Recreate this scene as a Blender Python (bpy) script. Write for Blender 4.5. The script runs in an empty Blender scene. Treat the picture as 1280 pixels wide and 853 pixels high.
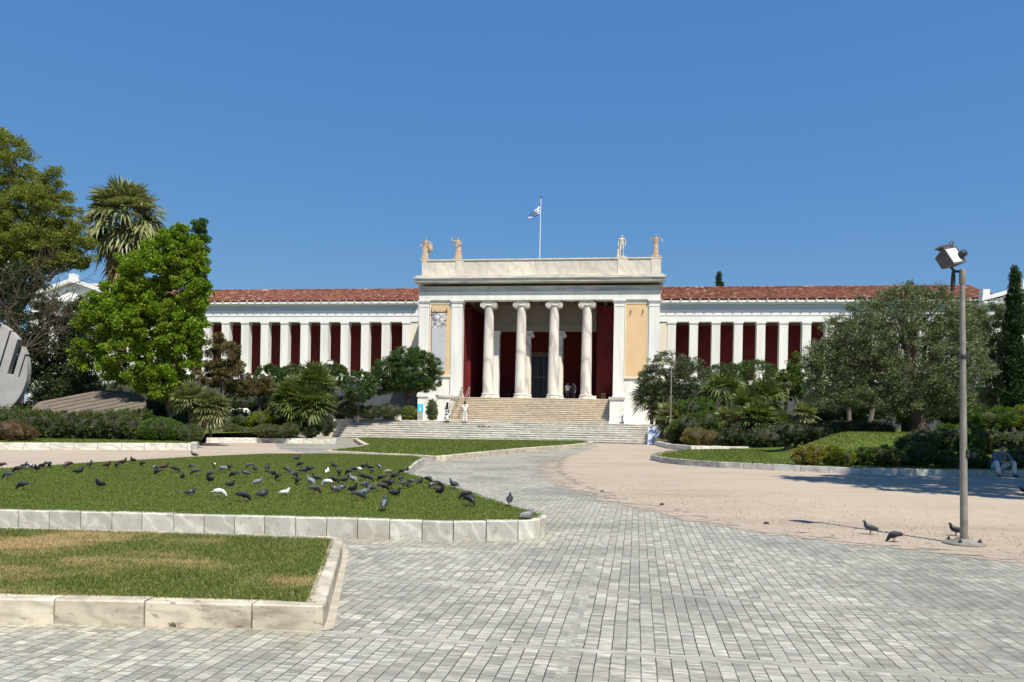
import bpy, bmesh, math, random
import numpy as np
from mathutils import Vector, Matrix

random.seed(7)
F, PX0, HY, CZ = 924.0, 640.0, 528.0, 1.5          # focal length in photo pixels, principal point, eye height
ROLL = math.radians(1.0)
TH = math.radians(7.5)                              # the museum faces slightly away from the view axis
rad, pi = math.radians, math.pi
cr, sr = math.cos(ROLL), math.sin(ROLL)
scene = bpy.context.scene
COL = scene.collection


def uv(px, py):
    dx, dy = px - PX0, py - HY
    return dx * cr + dy * sr, -dx * sr + dy * cr


def W(px, py, d):
    u, v = uv(px, py)
    return Vector((u / F * d, d, CZ - v / F * d))


def G(px, py, z=0.0):
    u, v = uv(px, py)
    d = (CZ - z) * F / v
    return Vector((u / F * d, d, z))


O = W(672, 528, 68.0)
O.z = 0
XL = Vector((math.cos(TH), -math.sin(TH), 0))
YL = Vector((math.sin(TH), math.cos(TH), 0))


def L(px, py, yl):
    """the point of the museum's own frame (x along the front, y into the depth) seen at a photo point in the plane y = yl"""
    u, v = uv(px, py)
    r = Vector((u / F, 1, -v / F))
    c = Vector((0, 0, CZ))
    t = (yl - (c - O).dot(YL)) / r.dot(YL)
    p = c + r * t - O
    return Vector((p.dot(XL), yl, p.z))


def LW(x, y, z=0.0):
    p = O + XL * x + YL * y
    return Vector((p.x, p.y, z))


def sm(a, b, x):
    t = min(1, max(0, (x - a) / (b - a)))
    return t * t * (3 - 2 * t)


def zt(x, y):
    """height of the planted ground"""
    if x < 0:
        return 0.3 + 1.15 * sm(36, 58, y)
    k = sm(0.35, 0.46, x / max(y, 1))
    return 0.2 + 1.1 * sm(25.5, 34, y) * k + 1.25 * sm(53.5, 58.5, y) * (1 - k * 0.85)


# ------------------------------------------------------------------ materials
def new_mat(name):
    m = bpy.data.materials.new(name)
    m.use_nodes = True
    t = m.node_tree
    t.nodes.clear()
    out = t.nodes.new('ShaderNodeOutputMaterial')
    return m, t, out


def nd(t, typ, **kw):
    n = t.nodes.new(typ)
    for k, v in kw.items():
        if k.startswith('i_'):
            key = k[2:]
            key = int(key) if key.isdigit() else key.replace('_', ' ')
            if isinstance(v, bpy.types.NodeSocket):
                t.links.new(v, n.inputs[key])
            else:
                n.inputs[key].default_value = v
        else:
            setattr(n, k, v)
    return n


def c4(c):
    return (c[0], c[1], c[2], 1)


def math_n(t, op, a, b=None, c=None):
    n = t.nodes.new('ShaderNodeMath')
    n.operation = op
    for i, x in enumerate((a, b, c)):
        if x is None:
            continue
        if isinstance(x, bpy.types.NodeSocket):
            t.links.new(x, n.inputs[i])
        else:
            n.inputs[i].default_value = x
    return n.outputs[0]


def mix(t, f, a, b, mode='MIX'):
    n = t.nodes.new('ShaderNodeMix')
    n.data_type = 'RGBA'
    n.blend_type = mode
    for s, x in ((n.inputs[0], f), (n.inputs[6], a), (n.inputs[7], b)):
        if isinstance(x, bpy.types.NodeSocket):
            t.links.new(x, s)
        else:
            s.default_value = c4(x) if isinstance(x, (tuple, list)) else x
    return n.outputs[2]


def ramp(t, f, pts):
    n = t.nodes.new('ShaderNodeValToRGB')
    e = n.color_ramp.elements
    while len(e) < len(pts):
        e.new(0.5)
    for el, (p, c) in zip(e, pts):
        el.position = p
        el.color = c4(c) if isinstance(c, (tuple, list)) else (c, c, c, 1)
    t.links.new(f, n.inputs[0])
    return n.outputs[0]


def noise(t, vec, scale, detail=5, rough=0.55, dist=0.0):
    n = nd(t, 'ShaderNodeTexNoise', i_Scale=scale, i_Detail=detail, i_Roughness=rough, i_Distortion=dist)
    t.links.new(vec, n.inputs['Vector'])
    return n.outputs['Fac']


def objco(t, scale=None):
    o = nd(t, 'ShaderNodeTexCoord').outputs['Object']
    if scale:
        mp = nd(t, 'ShaderNodeMapping')
        mp.inputs['Scale'].default_value = scale
        t.links.new(o, mp.inputs['Vector'])
        return mp.outputs[0]
    return o


def bsdf(t, out, col, rough=0.6, spec=0.3, metal=0.0, normal=None):
    b = nd(t, 'ShaderNodeBsdfPrincipled')
    for key, x in (('Base Color', col), ('Roughness', rough), ('Specular IOR Level', spec), ('Metallic', metal)):
        if isinstance(x, bpy.types.NodeSocket):
            t.links.new(x, b.inputs[key])
        else:
            b.inputs[key].default_value = c4(x) if isinstance(x, (tuple, list)) else x
    if normal is not None:
        t.links.new(normal, b.inputs['Normal'])
    t.links.new(b.outputs[0], out.inputs[0])
    return b


def bump(t, h, strength=0.3, dist=0.02):
    n = nd(t, 'ShaderNodeBump', i_Strength=strength, i_Distance=dist)
    t.links.new(h, n.inputs['Height'])
    return n.outputs[0]


def plain(name, col, rough=0.6, var=0.12, scale=3.0, metal=0.0, spec=0.3, bmp=0.0, bscale=30, island=0.0, stretch=None):
    m, t, out = new_mat(name)
    co = objco(t, stretch)
    f = noise(t, co, scale)
    lo = tuple(c * (1 - var) for c in col)
    hi = tuple(min(1, c * (1 + var)) for c in col)
    cc = ramp(t, f, [(0.32, lo), (0.68, hi)])
    if island:
        r = nd(t, 'ShaderNodeNewGeometry').outputs['Random Per Island']
        k = math_n(t, 'MULTIPLY_ADD', r, 2 * island, 1 - island)
        cc = mix(t, 1.0, cc, nd(t, 'ShaderNodeCombineXYZ', i_X=k, i_Y=k, i_Z=k).outputs[0], 'MULTIPLY')
    nm = bump(t, noise(t, co, bscale), bmp) if bmp else None
    bsdf(t, out, cc, rough, spec, metal, nm)
    return m


def marble(name, col, vein, stain=(0.42, 0.36, 0.28), stain_amt=0.35, vscale=1.6, island=0.1, rough=0.5, streak=None, grime=0.0):
    m, t, out = new_mat(name)
    co = objco(t, streak)
    geo = nd(t, 'ShaderNodeNewGeometry')
    r = geo.outputs['Random Per Island']
    off = nd(t, 'ShaderNodeVectorMath', operation='ADD')
    t.links.new(co, off.inputs[0])
    sc = nd(t, 'ShaderNodeVectorMath', operation='SCALE')
    sc.inputs[0].default_value = (37, 19, 23)
    t.links.new(r, sc.inputs['Scale'])
    t.links.new(sc.outputs[0], off.inputs[1])
    v = off.outputs[0]
    wv = nd(t, 'ShaderNodeTexWave', i_Scale=vscale, i_Distortion=9.0, i_Detail=4.0, bands_direction='DIAGONAL')
    wv.inputs['Detail Scale'].default_value = 1.3
    t.links.new(v, wv.inputs['Vector'])
    f1 = ramp(t, wv.outputs['Fac'], [(0.0, 1.0), (0.25, 0.25), (0.6, 0.0)])
    c = mix(t, f1, col, vein)
    n2 = noise(t, v, 2.3, 6, 0.6)
    c = mix(t, math_n(t, 'MULTIPLY', ramp(t, n2, [(0.45, 0.0), (0.75, 1.0)]), stain_amt), c, stain)
    n3 = noise(t, v, 40, 3)
    gr = noise(t, v, 11, 5, 0.7)
    c = mix(t, math_n(t, 'MULTIPLY', ramp(t, gr, [(0.58, 0.0), (0.70, 1.0)]), grime), c, tuple(x * 0.45 for x in stain))
    k = math_n(t, 'ADD', math_n(t, 'MULTIPLY_ADD', r, 2 * island, 1 - island), math_n(t, 'MULTIPLY_ADD', n3, 0.2, -0.1))
    c = mix(t, 1.0, c, nd(t, 'ShaderNodeCombineXYZ', i_X=k, i_Y=k, i_Z=k).outputs[0], 'MULTIPLY')
    bsdf(t, out, c, rough, 0.35, 0, bump(t, n3, 0.15, 0.004))
    return m


def leafmat(name, a, b, trans=0.3, rough=0.5, odd=None, spec=0.25):
    m, t, out = new_mat(name)
    gain = (1.36, 1.27, 1.05)
    a, b = tuple(x * g for x, g in zip(a, gain)), tuple(x * g for x, g in zip(b, gain))
    r = nd(t, 'ShaderNodeNewGeometry').outputs['Random Per Island']
    pts = [(0.0, a), (0.85, b)]
    if odd:
        pts = [(0.0, a), (0.8, b), (0.93, b), (1.0, odd)]
    c = ramp(t, r, pts)
    n = noise(t, objco(t), 0.9, 3)
    k = math_n(t, 'MULTIPLY_ADD', n, 0.9, 0.55)
    c = mix(t, 1.0, c, nd(t, 'ShaderNodeCombineXYZ', i_X=k, i_Y=k, i_Z=k).outputs[0], 'MULTIPLY')
    p = nd(t, 'ShaderNodeBsdfPrincipled', i_Roughness=rough)
    p.inputs['Specular IOR Level'].default_value = spec
    t.links.new(c, p.inputs['Base Color'])
    tr = nd(t, 'ShaderNodeBsdfTranslucent')
    t.links.new(mix(t, 1.0, c, (1.3, 1.35, 0.7), 'MULTIPLY'), tr.inputs['Color'])
    mx = nd(t, 'ShaderNodeMixShader', i_Fac=trans)
    t.links.new(p.outputs[0], mx.inputs[1])
    t.links.new(tr.outputs[0], mx.inputs[2])
    t.links.new(mx.outputs[0], out.inputs[0])
    return m


M = {}
M['white'] = plain('white_plaster', (0.78, 0.77, 0.74), 0.7, 0.05, 0.8)
M['white_stone'] = plain('white_painted_stone', (0.74, 0.72, 0.67), 0.6, 0.10, 1.6, stretch=(1, 1, 0.12))
M['column'] = marble('column_marble', (0.70, 0.66, 0.58), (0.46, 0.43, 0.40), (0.50, 0.42, 0.32), 0.4, 0.35, 0.03, streak=(1.2, 1.2, 0.5))
M['cornice'] = marble('cornice_marble', (0.66, 0.62, 0.54), (0.5, 0.47, 0.42), (0.22, 0.2, 0.17), 0.7, 0.3, 0.06, streak=(0.3, 1, 2.0))
M['parapet'] = marble('parapet_marble', (0.66, 0.60, 0.49), (0.56, 0.51, 0.42), (0.46, 0.41, 0.34), 0.5, 0.5, 0.14)
M['step'] = marble('step_marble', (0.70, 0.67, 0.59), (0.52, 0.49, 0.43), (0.36, 0.31, 0.24), 0.6, 0.9, 0.13, streak=(0.7, 1, 2.5))
M['stair'] = marble('stair_marble', (0.68, 0.60, 0.48), (0.56, 0.47, 0.35), (0.46, 0.35, 0.23), 0.45, 0.9, 0.12, streak=(0.7, 1, 2.5))
M['blue'] = plain('pale_blue_frieze', (0.46, 0.52, 0.58), 0.7, 0.05, 1)
M['red'] = plain('oxblood_wall', (0.135, 0.012, 0.013), 0.75, 0.2, 0.6)
M['orange'] = plain('apricot_plaster', (0.70, 0.485, 0.265), 0.7, 0.06, 0.8)
M['cream'] = plain('cream_plaster', (0.74, 0.69, 0.54), 0.7, 0.05, 0.8)
M['podium'] = plain('shaded_plinth_stone', (0.075, 0.08, 0.088), 0.7, 0.15, 1.2, island=0.1)  # tree shade on the wing podium is put into this dark grey
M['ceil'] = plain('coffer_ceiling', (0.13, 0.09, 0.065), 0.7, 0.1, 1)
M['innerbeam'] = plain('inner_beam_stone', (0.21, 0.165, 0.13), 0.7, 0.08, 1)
M['dark'] = plain('dark_opening', (0.012, 0.012, 0.014), 0.25, 0.1, 1, spec=0.5)
M['roofdeck'] = plain('roof_deck', (0.35, 0.33, 0.3), 0.8)
M['statue'] = plain('terracotta_statue', (0.49, 0.36, 0.25), 0.7, 0.3, 6)
M['statue_pale'] = plain('pale_statue', (0.60, 0.52, 0.38), 0.7, 0.22, 6)
M['pole_white'] = plain('white_pole', (0.72, 0.76, 0.78), 0.4)
M['flag_blue'] = plain('flag_blue', (0.03, 0.12, 0.42), 0.7)
M['flag_white'] = plain('flag_white', (0.78, 0.8, 0.82), 0.7)
M['kerb_big'] = marble('kerb_marble_white', (0.46, 0.44, 0.39), (0.60, 0.575, 0.50), (0.30, 0.26, 0.20), 0.9, 2.1, 0.15, 0.55, None, 0.6)
M['kerb_warm'] = marble('kerb_marble_warm', (0.60, 0.53, 0.41), (0.47, 0.41, 0.32), (0.22, 0.18, 0.13), 0.9, 1.3, 0.14, 0.6, (1, 1, 2.5), 0.75)
M['kerb_grey'] = marble('kerb_marble_grey', (0.52, 0.5, 0.46), (0.4, 0.38, 0.35), (0.24, 0.22, 0.19), 0.8, 1.5, 0.16, 0.6, None, 0.7)
M['steel'] = plain('galvanised_steel', (0.27, 0.245, 0.20), 0.5, 0.25, 5, metal=0.25, bmp=0.05)
M['steel_dark'] = plain('dark_fixture', (0.03, 0.03, 0.035), 0.5, 0.2, 9)
M['lamp_shell'] = plain('lamp_shell', (0.10, 0.09, 0.09), 0.5, 0.25, 12)
M['lens_glare'] = plain('lens_glare', (0.80, 0.78, 0.72), 0.5, 0.1, 18)  # sky reflected in the floodlight lens is put into this pale colour
M['lampglass'] = plain('lamp_glass', (0.75, 0.75, 0.72), 0.15, 0.03)
M['disc'] = plain('sculpture_stone', (0.36, 0.345, 0.33), 0.75, 0.12, 1.3, bmp=0.1, bscale=25)
M['disc_brown'] = plain('sculpture_stone_brown', (0.150, 0.120, 0.095), 0.75, 0.16, 1.3, bmp=0.1, bscale=25)
M['boulder'] = marble('boulder_marble', (0.7, 0.68, 0.62), (0.5, 0.48, 0.44), (0.4, 0.36, 0.3), 0.5, 1.2, 0.05, 0.7)
M['teal'] = plain('turquoise_panel', (0.03, 0.50, 0.74), 0.4, 0.03)
M['concrete'] = plain('grey_concrete', (0.33, 0.33, 0.32), 0.8, 0.12, 6)
M['bark'] = plain('bark', (0.10, 0.075, 0.055), 0.9, 0.35, 9, bmp=0.5, bscale=18, stretch=(1, 1, 0.3))
M['bark_grey'] = plain('bark_grey', (0.15, 0.13, 0.11), 0.9, 0.3, 9, bmp=0.5, bscale=18, stretch=(1, 1, 0.3))
M['palm_bark'] = plain('palm_bark', (0.15, 0.11, 0.075), 0.9, 0.35, 7, bmp=0.7, bscale=12, stretch=(1, 1, 3))
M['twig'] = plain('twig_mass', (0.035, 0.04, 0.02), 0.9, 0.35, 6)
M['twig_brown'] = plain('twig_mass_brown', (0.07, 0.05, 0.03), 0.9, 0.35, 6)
# foliage kinds
M['l_olivetall'] = leafmat('leaf_yellow_olive', (0.066, 0.102, 0.020), (0.185, 0.212, 0.050), 0.34, odd=(0.26, 0.20, 0.07))
M['l_bright'] = leafmat('leaf_fresh_green', (0.062, 0.115, 0.012), (0.175, 0.265, 0.024), 0.36)
M['l_dark'] = leafmat('leaf_dark_ivy', (0.018, 0.036, 0.012), (0.055, 0.078, 0.032), 0.18, rough=0.4, spec=0.4)
M['l_blue'] = leafmat('leaf_blue_green', (0.030, 0.075, 0.026), (0.070, 0.135, 0.045), 0.25)
M['l_brownish'] = leafmat('leaf_brown_olive', (0.055, 0.060, 0.024), (0.125, 0.105, 0.050), 0.22, odd=(0.17, 0.09, 0.05))
M['l_olive'] = leafmat('leaf_silver_olive', (0.040, 0.066, 0.023), (0.140, 0.175, 0.092), 0.16, rough=0.45, odd=(0.26, 0.29, 0.21), spec=0.4)
M['l_orange'] = leafmat('leaf_clipped_citrus', (0.022, 0.050, 0.010), (0.055, 0.100, 0.022), 0.22, spec=0.4)
M['l_cypress'] = leafmat('leaf_cypress', (0.012, 0.030, 0.010), (0.035, 0.062, 0.020), 0.12)
M['l_hedge'] = leafmat('leaf_hedge', (0.034, 0.060, 0.016), (0.105, 0.130, 0.045), 0.2, spec=0.4)
M['l_box'] = leafmat('leaf_boxwood', (0.042, 0.085, 0.012), (0.085, 0.150, 0.022), 0.25)
M['l_rust'] = leafmat('leaf_rusty', (0.060, 0.038, 0.020), (0.135, 0.085, 0.042), 0.2)
M['l_lime'] = leafmat('leaf_lime', (0.075, 0.120, 0.012), (0.195, 0.225, 0.030), 0.33)
M['l_yellowgreen'] = leafmat('leaf_yellowing', (0.090, 0.115, 0.020), (0.240, 0.215, 0.060), 0.3, odd=(0.33, 0.26, 0.13))
M['l_mid'] = leafmat('leaf_mid_green', (0.030, 0.065, 0.014), (0.085, 0.130, 0.028), 0.26)
M['l_palm'] = leafmat('frond_fan_green', (0.045, 0.075, 0.022), (0.120, 0.155, 0.055), 0.22, rough=0.38, spec=0.5)
M['l_palmgrey'] = leafmat('frond_grey_green', (0.085, 0.105, 0.050), (0.20, 0.22, 0.115), 0.2, rough=0.4, spec=0.5)
M['l_dead'] = leafmat('frond_dry', (0.15, 0.105, 0.055), (0.34, 0.26, 0.145), 0.2, rough=0.7)
M['l_grasstuft'] = leafmat('leaf_dry_tuft', (0.085, 0.095, 0.030), (0.23, 0.20, 0.095), 0.25)


def paving_mat():
    m, t, out = new_mat('marble_setts')
    co = objco(t)
    mp = nd(t, 'ShaderNodeMapping')
    mp.inputs['Rotation'].default_value = (0, 0, rad(9.6))
    mp.inputs['Location'].default_value = (0.42, 0.33, 0)
    t.links.new(co, mp.inputs['Vector'])
    s = nd(t, 'ShaderNodeSeparateXYZ')
    t.links.new(mp.outputs[0], s.inputs[0])
    wob = noise(t, mp.outputs[0], 1.3, 2)
    x = math_n(t, 'ADD', s.outputs[0], math_n(t, 'MULTIPLY_ADD', wob, 0.02, -0.01))
    y = math_n(t, 'ADD', s.outputs[1], math_n(t, 'MULTIPLY_ADD', noise(t, mp.outputs[0], 1.1, 2), 0.03, -0.015))
    RW, BL, PX, PY = 0.094, 0.150, 2.82, 1.74
    # panels divided by plain bands
    xm = math_n(t, 'PINGPONG', x, PX / 2)
    ym = math_n(t, 'PINGPONG', y, PY / 2)
    bx = math_n(t, 'LESS_THAN', xm, 0.034)
    by = math_n(t, 'LESS_THAN', ym, 0.045)
    band = math_n(t, 'MAXIMUM', bx, by)
    nb = math_n(t, 'SUBTRACT', 1.0, band)
    row = math_n(t, 'MULTIPLY', math_n(t, 'FLOOR', math_n(t, 'DIVIDE', x, RW)), nb)
    fx = math_n(t, 'FRACT', math_n(t, 'DIVIDE', x, RW))
    wn = nd(t, 'ShaderNodeTexWhiteNoise', noise_dimensions='1D')
    t.links.new(row, wn.inputs['W'])
    yy = math_n(t, 'ADD', math_n(t, 'DIVIDE', y, BL), wn.outputs['Value'])
    blk = math_n(t, 'FLOOR', yy)
    fy = math_n(t, 'FRACT', yy)
    idv = nd(t, 'ShaderNodeCombineXYZ', i_X=row, i_Y=blk, i_Z=band)
    wc = nd(t, 'ShaderNodeTexWhiteNoise', noise_dimensions='3D')
    t.links.new(idv.outputs[0], wc.inputs['Vector'])
    rnd = wc.outputs['Value']
    ex = math_n(t, 'MINIMUM', fx, math_n(t, 'SUBTRACT', 1.0, fx))
    ey = math_n(t, 'MINIMUM', fy, math_n(t, 'SUBTRACT', 1.0, fy))
    nb = math_n(t, 'SUBTRACT', 1.0, band)
    rag = noise(t, mp.outputs[0], 55, 3)
    jx = math_n(t, 'MULTIPLY', math_n(t, 'LESS_THAN', math_n(t, 'ADD', ex, math_n(t, 'MULTIPLY', rag, 0.07)), 0.076), nb)
    jy = math_n(t, 'MULTIPLY', math_n(t, 'LESS_THAN', math_n(t, 'ADD', ey, math_n(t, 'MULTIPLY', rag, 0.04)), 0.038), nb)
    # streaked marble grain, its run shifts with each sett
    gv = nd(t, 'ShaderNodeCombineXYZ')
    t.links.new(math_n(t, 'MULTIPLY', x, 3.2), gv.inputs[0])
    t.links.new(math_n(t, 'MULTIPLY', y, 24.0), gv.inputs[1])
    t.links.new(math_n(t, 'MULTIPLY', rnd, 40.0), gv.inputs[2])
    grain = noise(t, gv.outputs[0], 1.0, 6, 0.68, 0.8)
    big = noise(t, mp.outputs[0], 0.42, 6, 0.66)
    med = noise(t, mp.outputs[0], 2.6, 4, 0.6)
    base = ramp(t, rnd, [(0.0, (0.33, 0.308, 0.24)), (0.3, (0.39, 0.365, 0.286)), (0.65, (0.45, 0.422, 0.332)), (1.0, (0.54, 0.508, 0.40))])
    c = mix(t, ramp(t, grain, [(0.40, 0.0), (0.56, 1.0)]), mix(t, 0.66, base, (0.115, 0.11, 0.088)), base)
    c = mix(t, math_n(t, 'MULTIPLY', ramp(t, grain, [(0.57, 0.0), (0.66, 1.0)]), 0.7), c, (0.70, 0.67, 0.57))
    c = mix(t, math_n(t, 'MULTIPLY', band, 0.35), c, (0.29, 0.277, 0.232))
    st = math_n(t, 'MULTIPLY', ramp(t, big, [(0.47, 0.0), (0.60, 1.0)]), 0.62)
    c = mix(t, st, c, (0.175, 0.165, 0.135))
    st2 = math_n(t, 'MULTIPLY', ramp(t, med, [(0.55, 0.0), (0.8, 1.0)]), 0.5)
    c = mix(t, st2, c, (0.46, 0.44, 0.385))
    tint = nd(t, 'ShaderNodeTexWhiteNoise', noise_dimensions='3D')
    t.links.new(nd(t, 'ShaderNodeVectorMath', operation='SCALE', i_0=idv.outputs[0], i_Scale=1.7).outputs[0], tint.inputs['Vector'])
    c = mix(t, math_n(t, 'MULTIPLY', math_n(t, 'GREATER_THAN', tint.outputs['Value'], 0.88), 0.14), c, (0.36, 0.42, 0.38))
    c = mix(t, math_n(t, 'MULTIPLY', math_n(t, 'LESS_THAN', tint.outputs['Value'], 0.1), 0.18), c, (0.42, 0.36, 0.27))
    c = mix(t, math_n(t, 'MULTIPLY', jy, 0.42), c, (0.13, 0.122, 0.10))
    c = mix(t, math_n(t, 'MULTIPLY', math_n(t, 'MULTIPLY', jx, ramp(t, med, [(0.3, 0.55), (0.55, 1.0)])), 0.95), c, (0.035, 0.032, 0.026))
    hh = math_n(t, 'SUBTRACT', math_n(t, 'MULTIPLY', grain, 0.25), math_n(t, 'MAXIMUM', jx, math_n(t, 'MULTIPLY', jy, 0.5)))
    hh = math_n(t, 'ADD', hh, math_n(t, 'MULTIPLY', rnd, 0.35))
    rg = ramp(t, med, [(0.3, 0.34), (0.7, 0.58)])
    bsdf(t, out, c, rg, 0.45, 0, bump(t, hh, 0.4, 0.005))
    return m


def gravel_mat():
    m, t, out = new_mat('pink_gravel')
    co = objco(t)
    a = noise(t, co, 0.18, 5, 0.6)
    b = noise(t, co, 2.2, 5, 0.65)
    f = noise(t, co, 60, 4, 0.7)
    c = ramp(t, a, [(0.35, (0.375, 0.310, 0.240)), (0.65, (0.44, 0.37, 0.288))])
    c = mix(t, math_n(t, 'MULTIPLY', ramp(t, b, [(0.42, 0.0), (0.7, 1.0)]), 0.4), c, (0.50, 0.44, 0.355))
    c = mix(t, math_n(t, 'MULTIPLY', ramp(t, f, [(0.40, 1.0), (0.55, 0.0)]), 0.45), c, (0.25, 0.18, 0.14))
    dk = noise(t, objco(t, (0.25, 0.9, 1)), 0.55, 5, 0.65)
    c = mix(t, math_n(t, 'MULTIPLY', ramp(t, dk, [(0.50, 0.0), (0.66, 1.0)]), 0.5), c, (0.27, 0.21, 0.155))
    v = nd(t, 'ShaderNodeTexVoronoi', i_Scale=34.0)
    t.links.new(co, v.inputs['Vector'])
    pick = math_n(t, 'MULTIPLY', math_n(t, 'LESS_THAN', v.outputs['Distance'], 0.16), math_n(t, 'GREATER_THAN', b, 0.52))
    c = mix(t, math_n(t, 'MULTIPLY', pick, 0.6), c, (0.12, 0.09, 0.07))
    bsdf(t, out, c, 0.9, 0.15, 0, bump(t, f, 0.5, 0.015))
    return m


def grass_mats(name, dry):
    """soil under the blades, and the blades"""
    res = []
    for soil in (True, False):
        m, t, out = new_mat(name + ('_turf' if soil else '_blades'))
        co = objco(t)
        r = nd(t, 'ShaderNodeNewGeometry').outputs['Random Per Island']
        n1 = noise(t, co, 0.8, 4, 0.6)
        n2 = noise(t, co, 3.5, 4, 0.6)
        g = ramp(t, n2, [(0.3, (0.088, 0.132, 0.018)), (0.7, (0.145, 0.192, 0.034))])
        if not soil:
            g = mix(t, math_n(t, 'MULTIPLY', r, 0.6), g, (0.17, 0.205, 0.042))
            g = mix(t, math_n(t, 'MULTIPLY', math_n(t, 'GREATER_THAN', r, dry[3]), 0.8), g, (0.40, 0.34, 0.16))
        mp = nd(t, 'ShaderNodeMapping')
        mp.inputs['Scale'].default_value = (0.55, 1.0, 1)
        mp.inputs['Location'].default_value = dry[2]
        t.links.new(co, mp.inputs['Vector'])
        nn = noise(t, mp.outputs[0], dry[0], 4, 0.62)
        dd = ramp(t, nn, [(dry[1], 0.0), (dry[1] + 0.16, 1.0)])
        if not soil:
            dd = math_n(t, 'MULTIPLY', dd, math_n(t, 'LESS_THAN', nd(t, 'ShaderNodeNewGeometry').outputs['Random Per Island'], math_n(t, 'MULTIPLY_ADD', dd, 0.75, 0.1)))
        c = mix(t, math_n(t, 'MULTIPLY', dd, 0.95), g, (0.55, 0.40, 0.20))
        if soil:
            c = mix(t, 0.4, c, (0.045, 0.06, 0.018))
            bsdf(t, out, c, 0.9, 0.1, 0, bump(t, noise(t, co, 45, 4), 0.7, 0.03))
        else:
            p = nd(t, 'ShaderNodeBsdfPrincipled', i_Roughness=0.5)
            p.inputs['Specular IOR Level'].default_value = 0.2
            t.links.new(c, p.inputs['Base Color'])
            tr = nd(t, 'ShaderNodeBsdfTranslucent')
            t.links.new(c, tr.inputs['Color'])
            mx = nd(t, 'ShaderNodeMixShader', i_Fac=0.3)
            t.links.new(p.outputs[0], mx.inputs[1])
            t.links.new(tr.outputs[0], mx.inputs[2])
            t.links.new(mx.outputs[0], out.inputs[0])
        res.append(m)
    return res


M['paving'] = paving_mat()
M['gravel'] = gravel_mat()
M['turf_a'], M['blade_a'] = grass_mats('near_lawn', (0.85, 0.45, (3.1, 1.7, 0), 0.80))
M['turf_b'], M['blade_b'] = grass_mats('green_lawn', (0.5, 0.66, (0.0, 0.0, 0), 0.93))
M['soil'] = plain('bed_soil', (0.075, 0.062, 0.038), 0.95, 0.35, 1.2, bmp=0.6, bscale=14)


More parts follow.
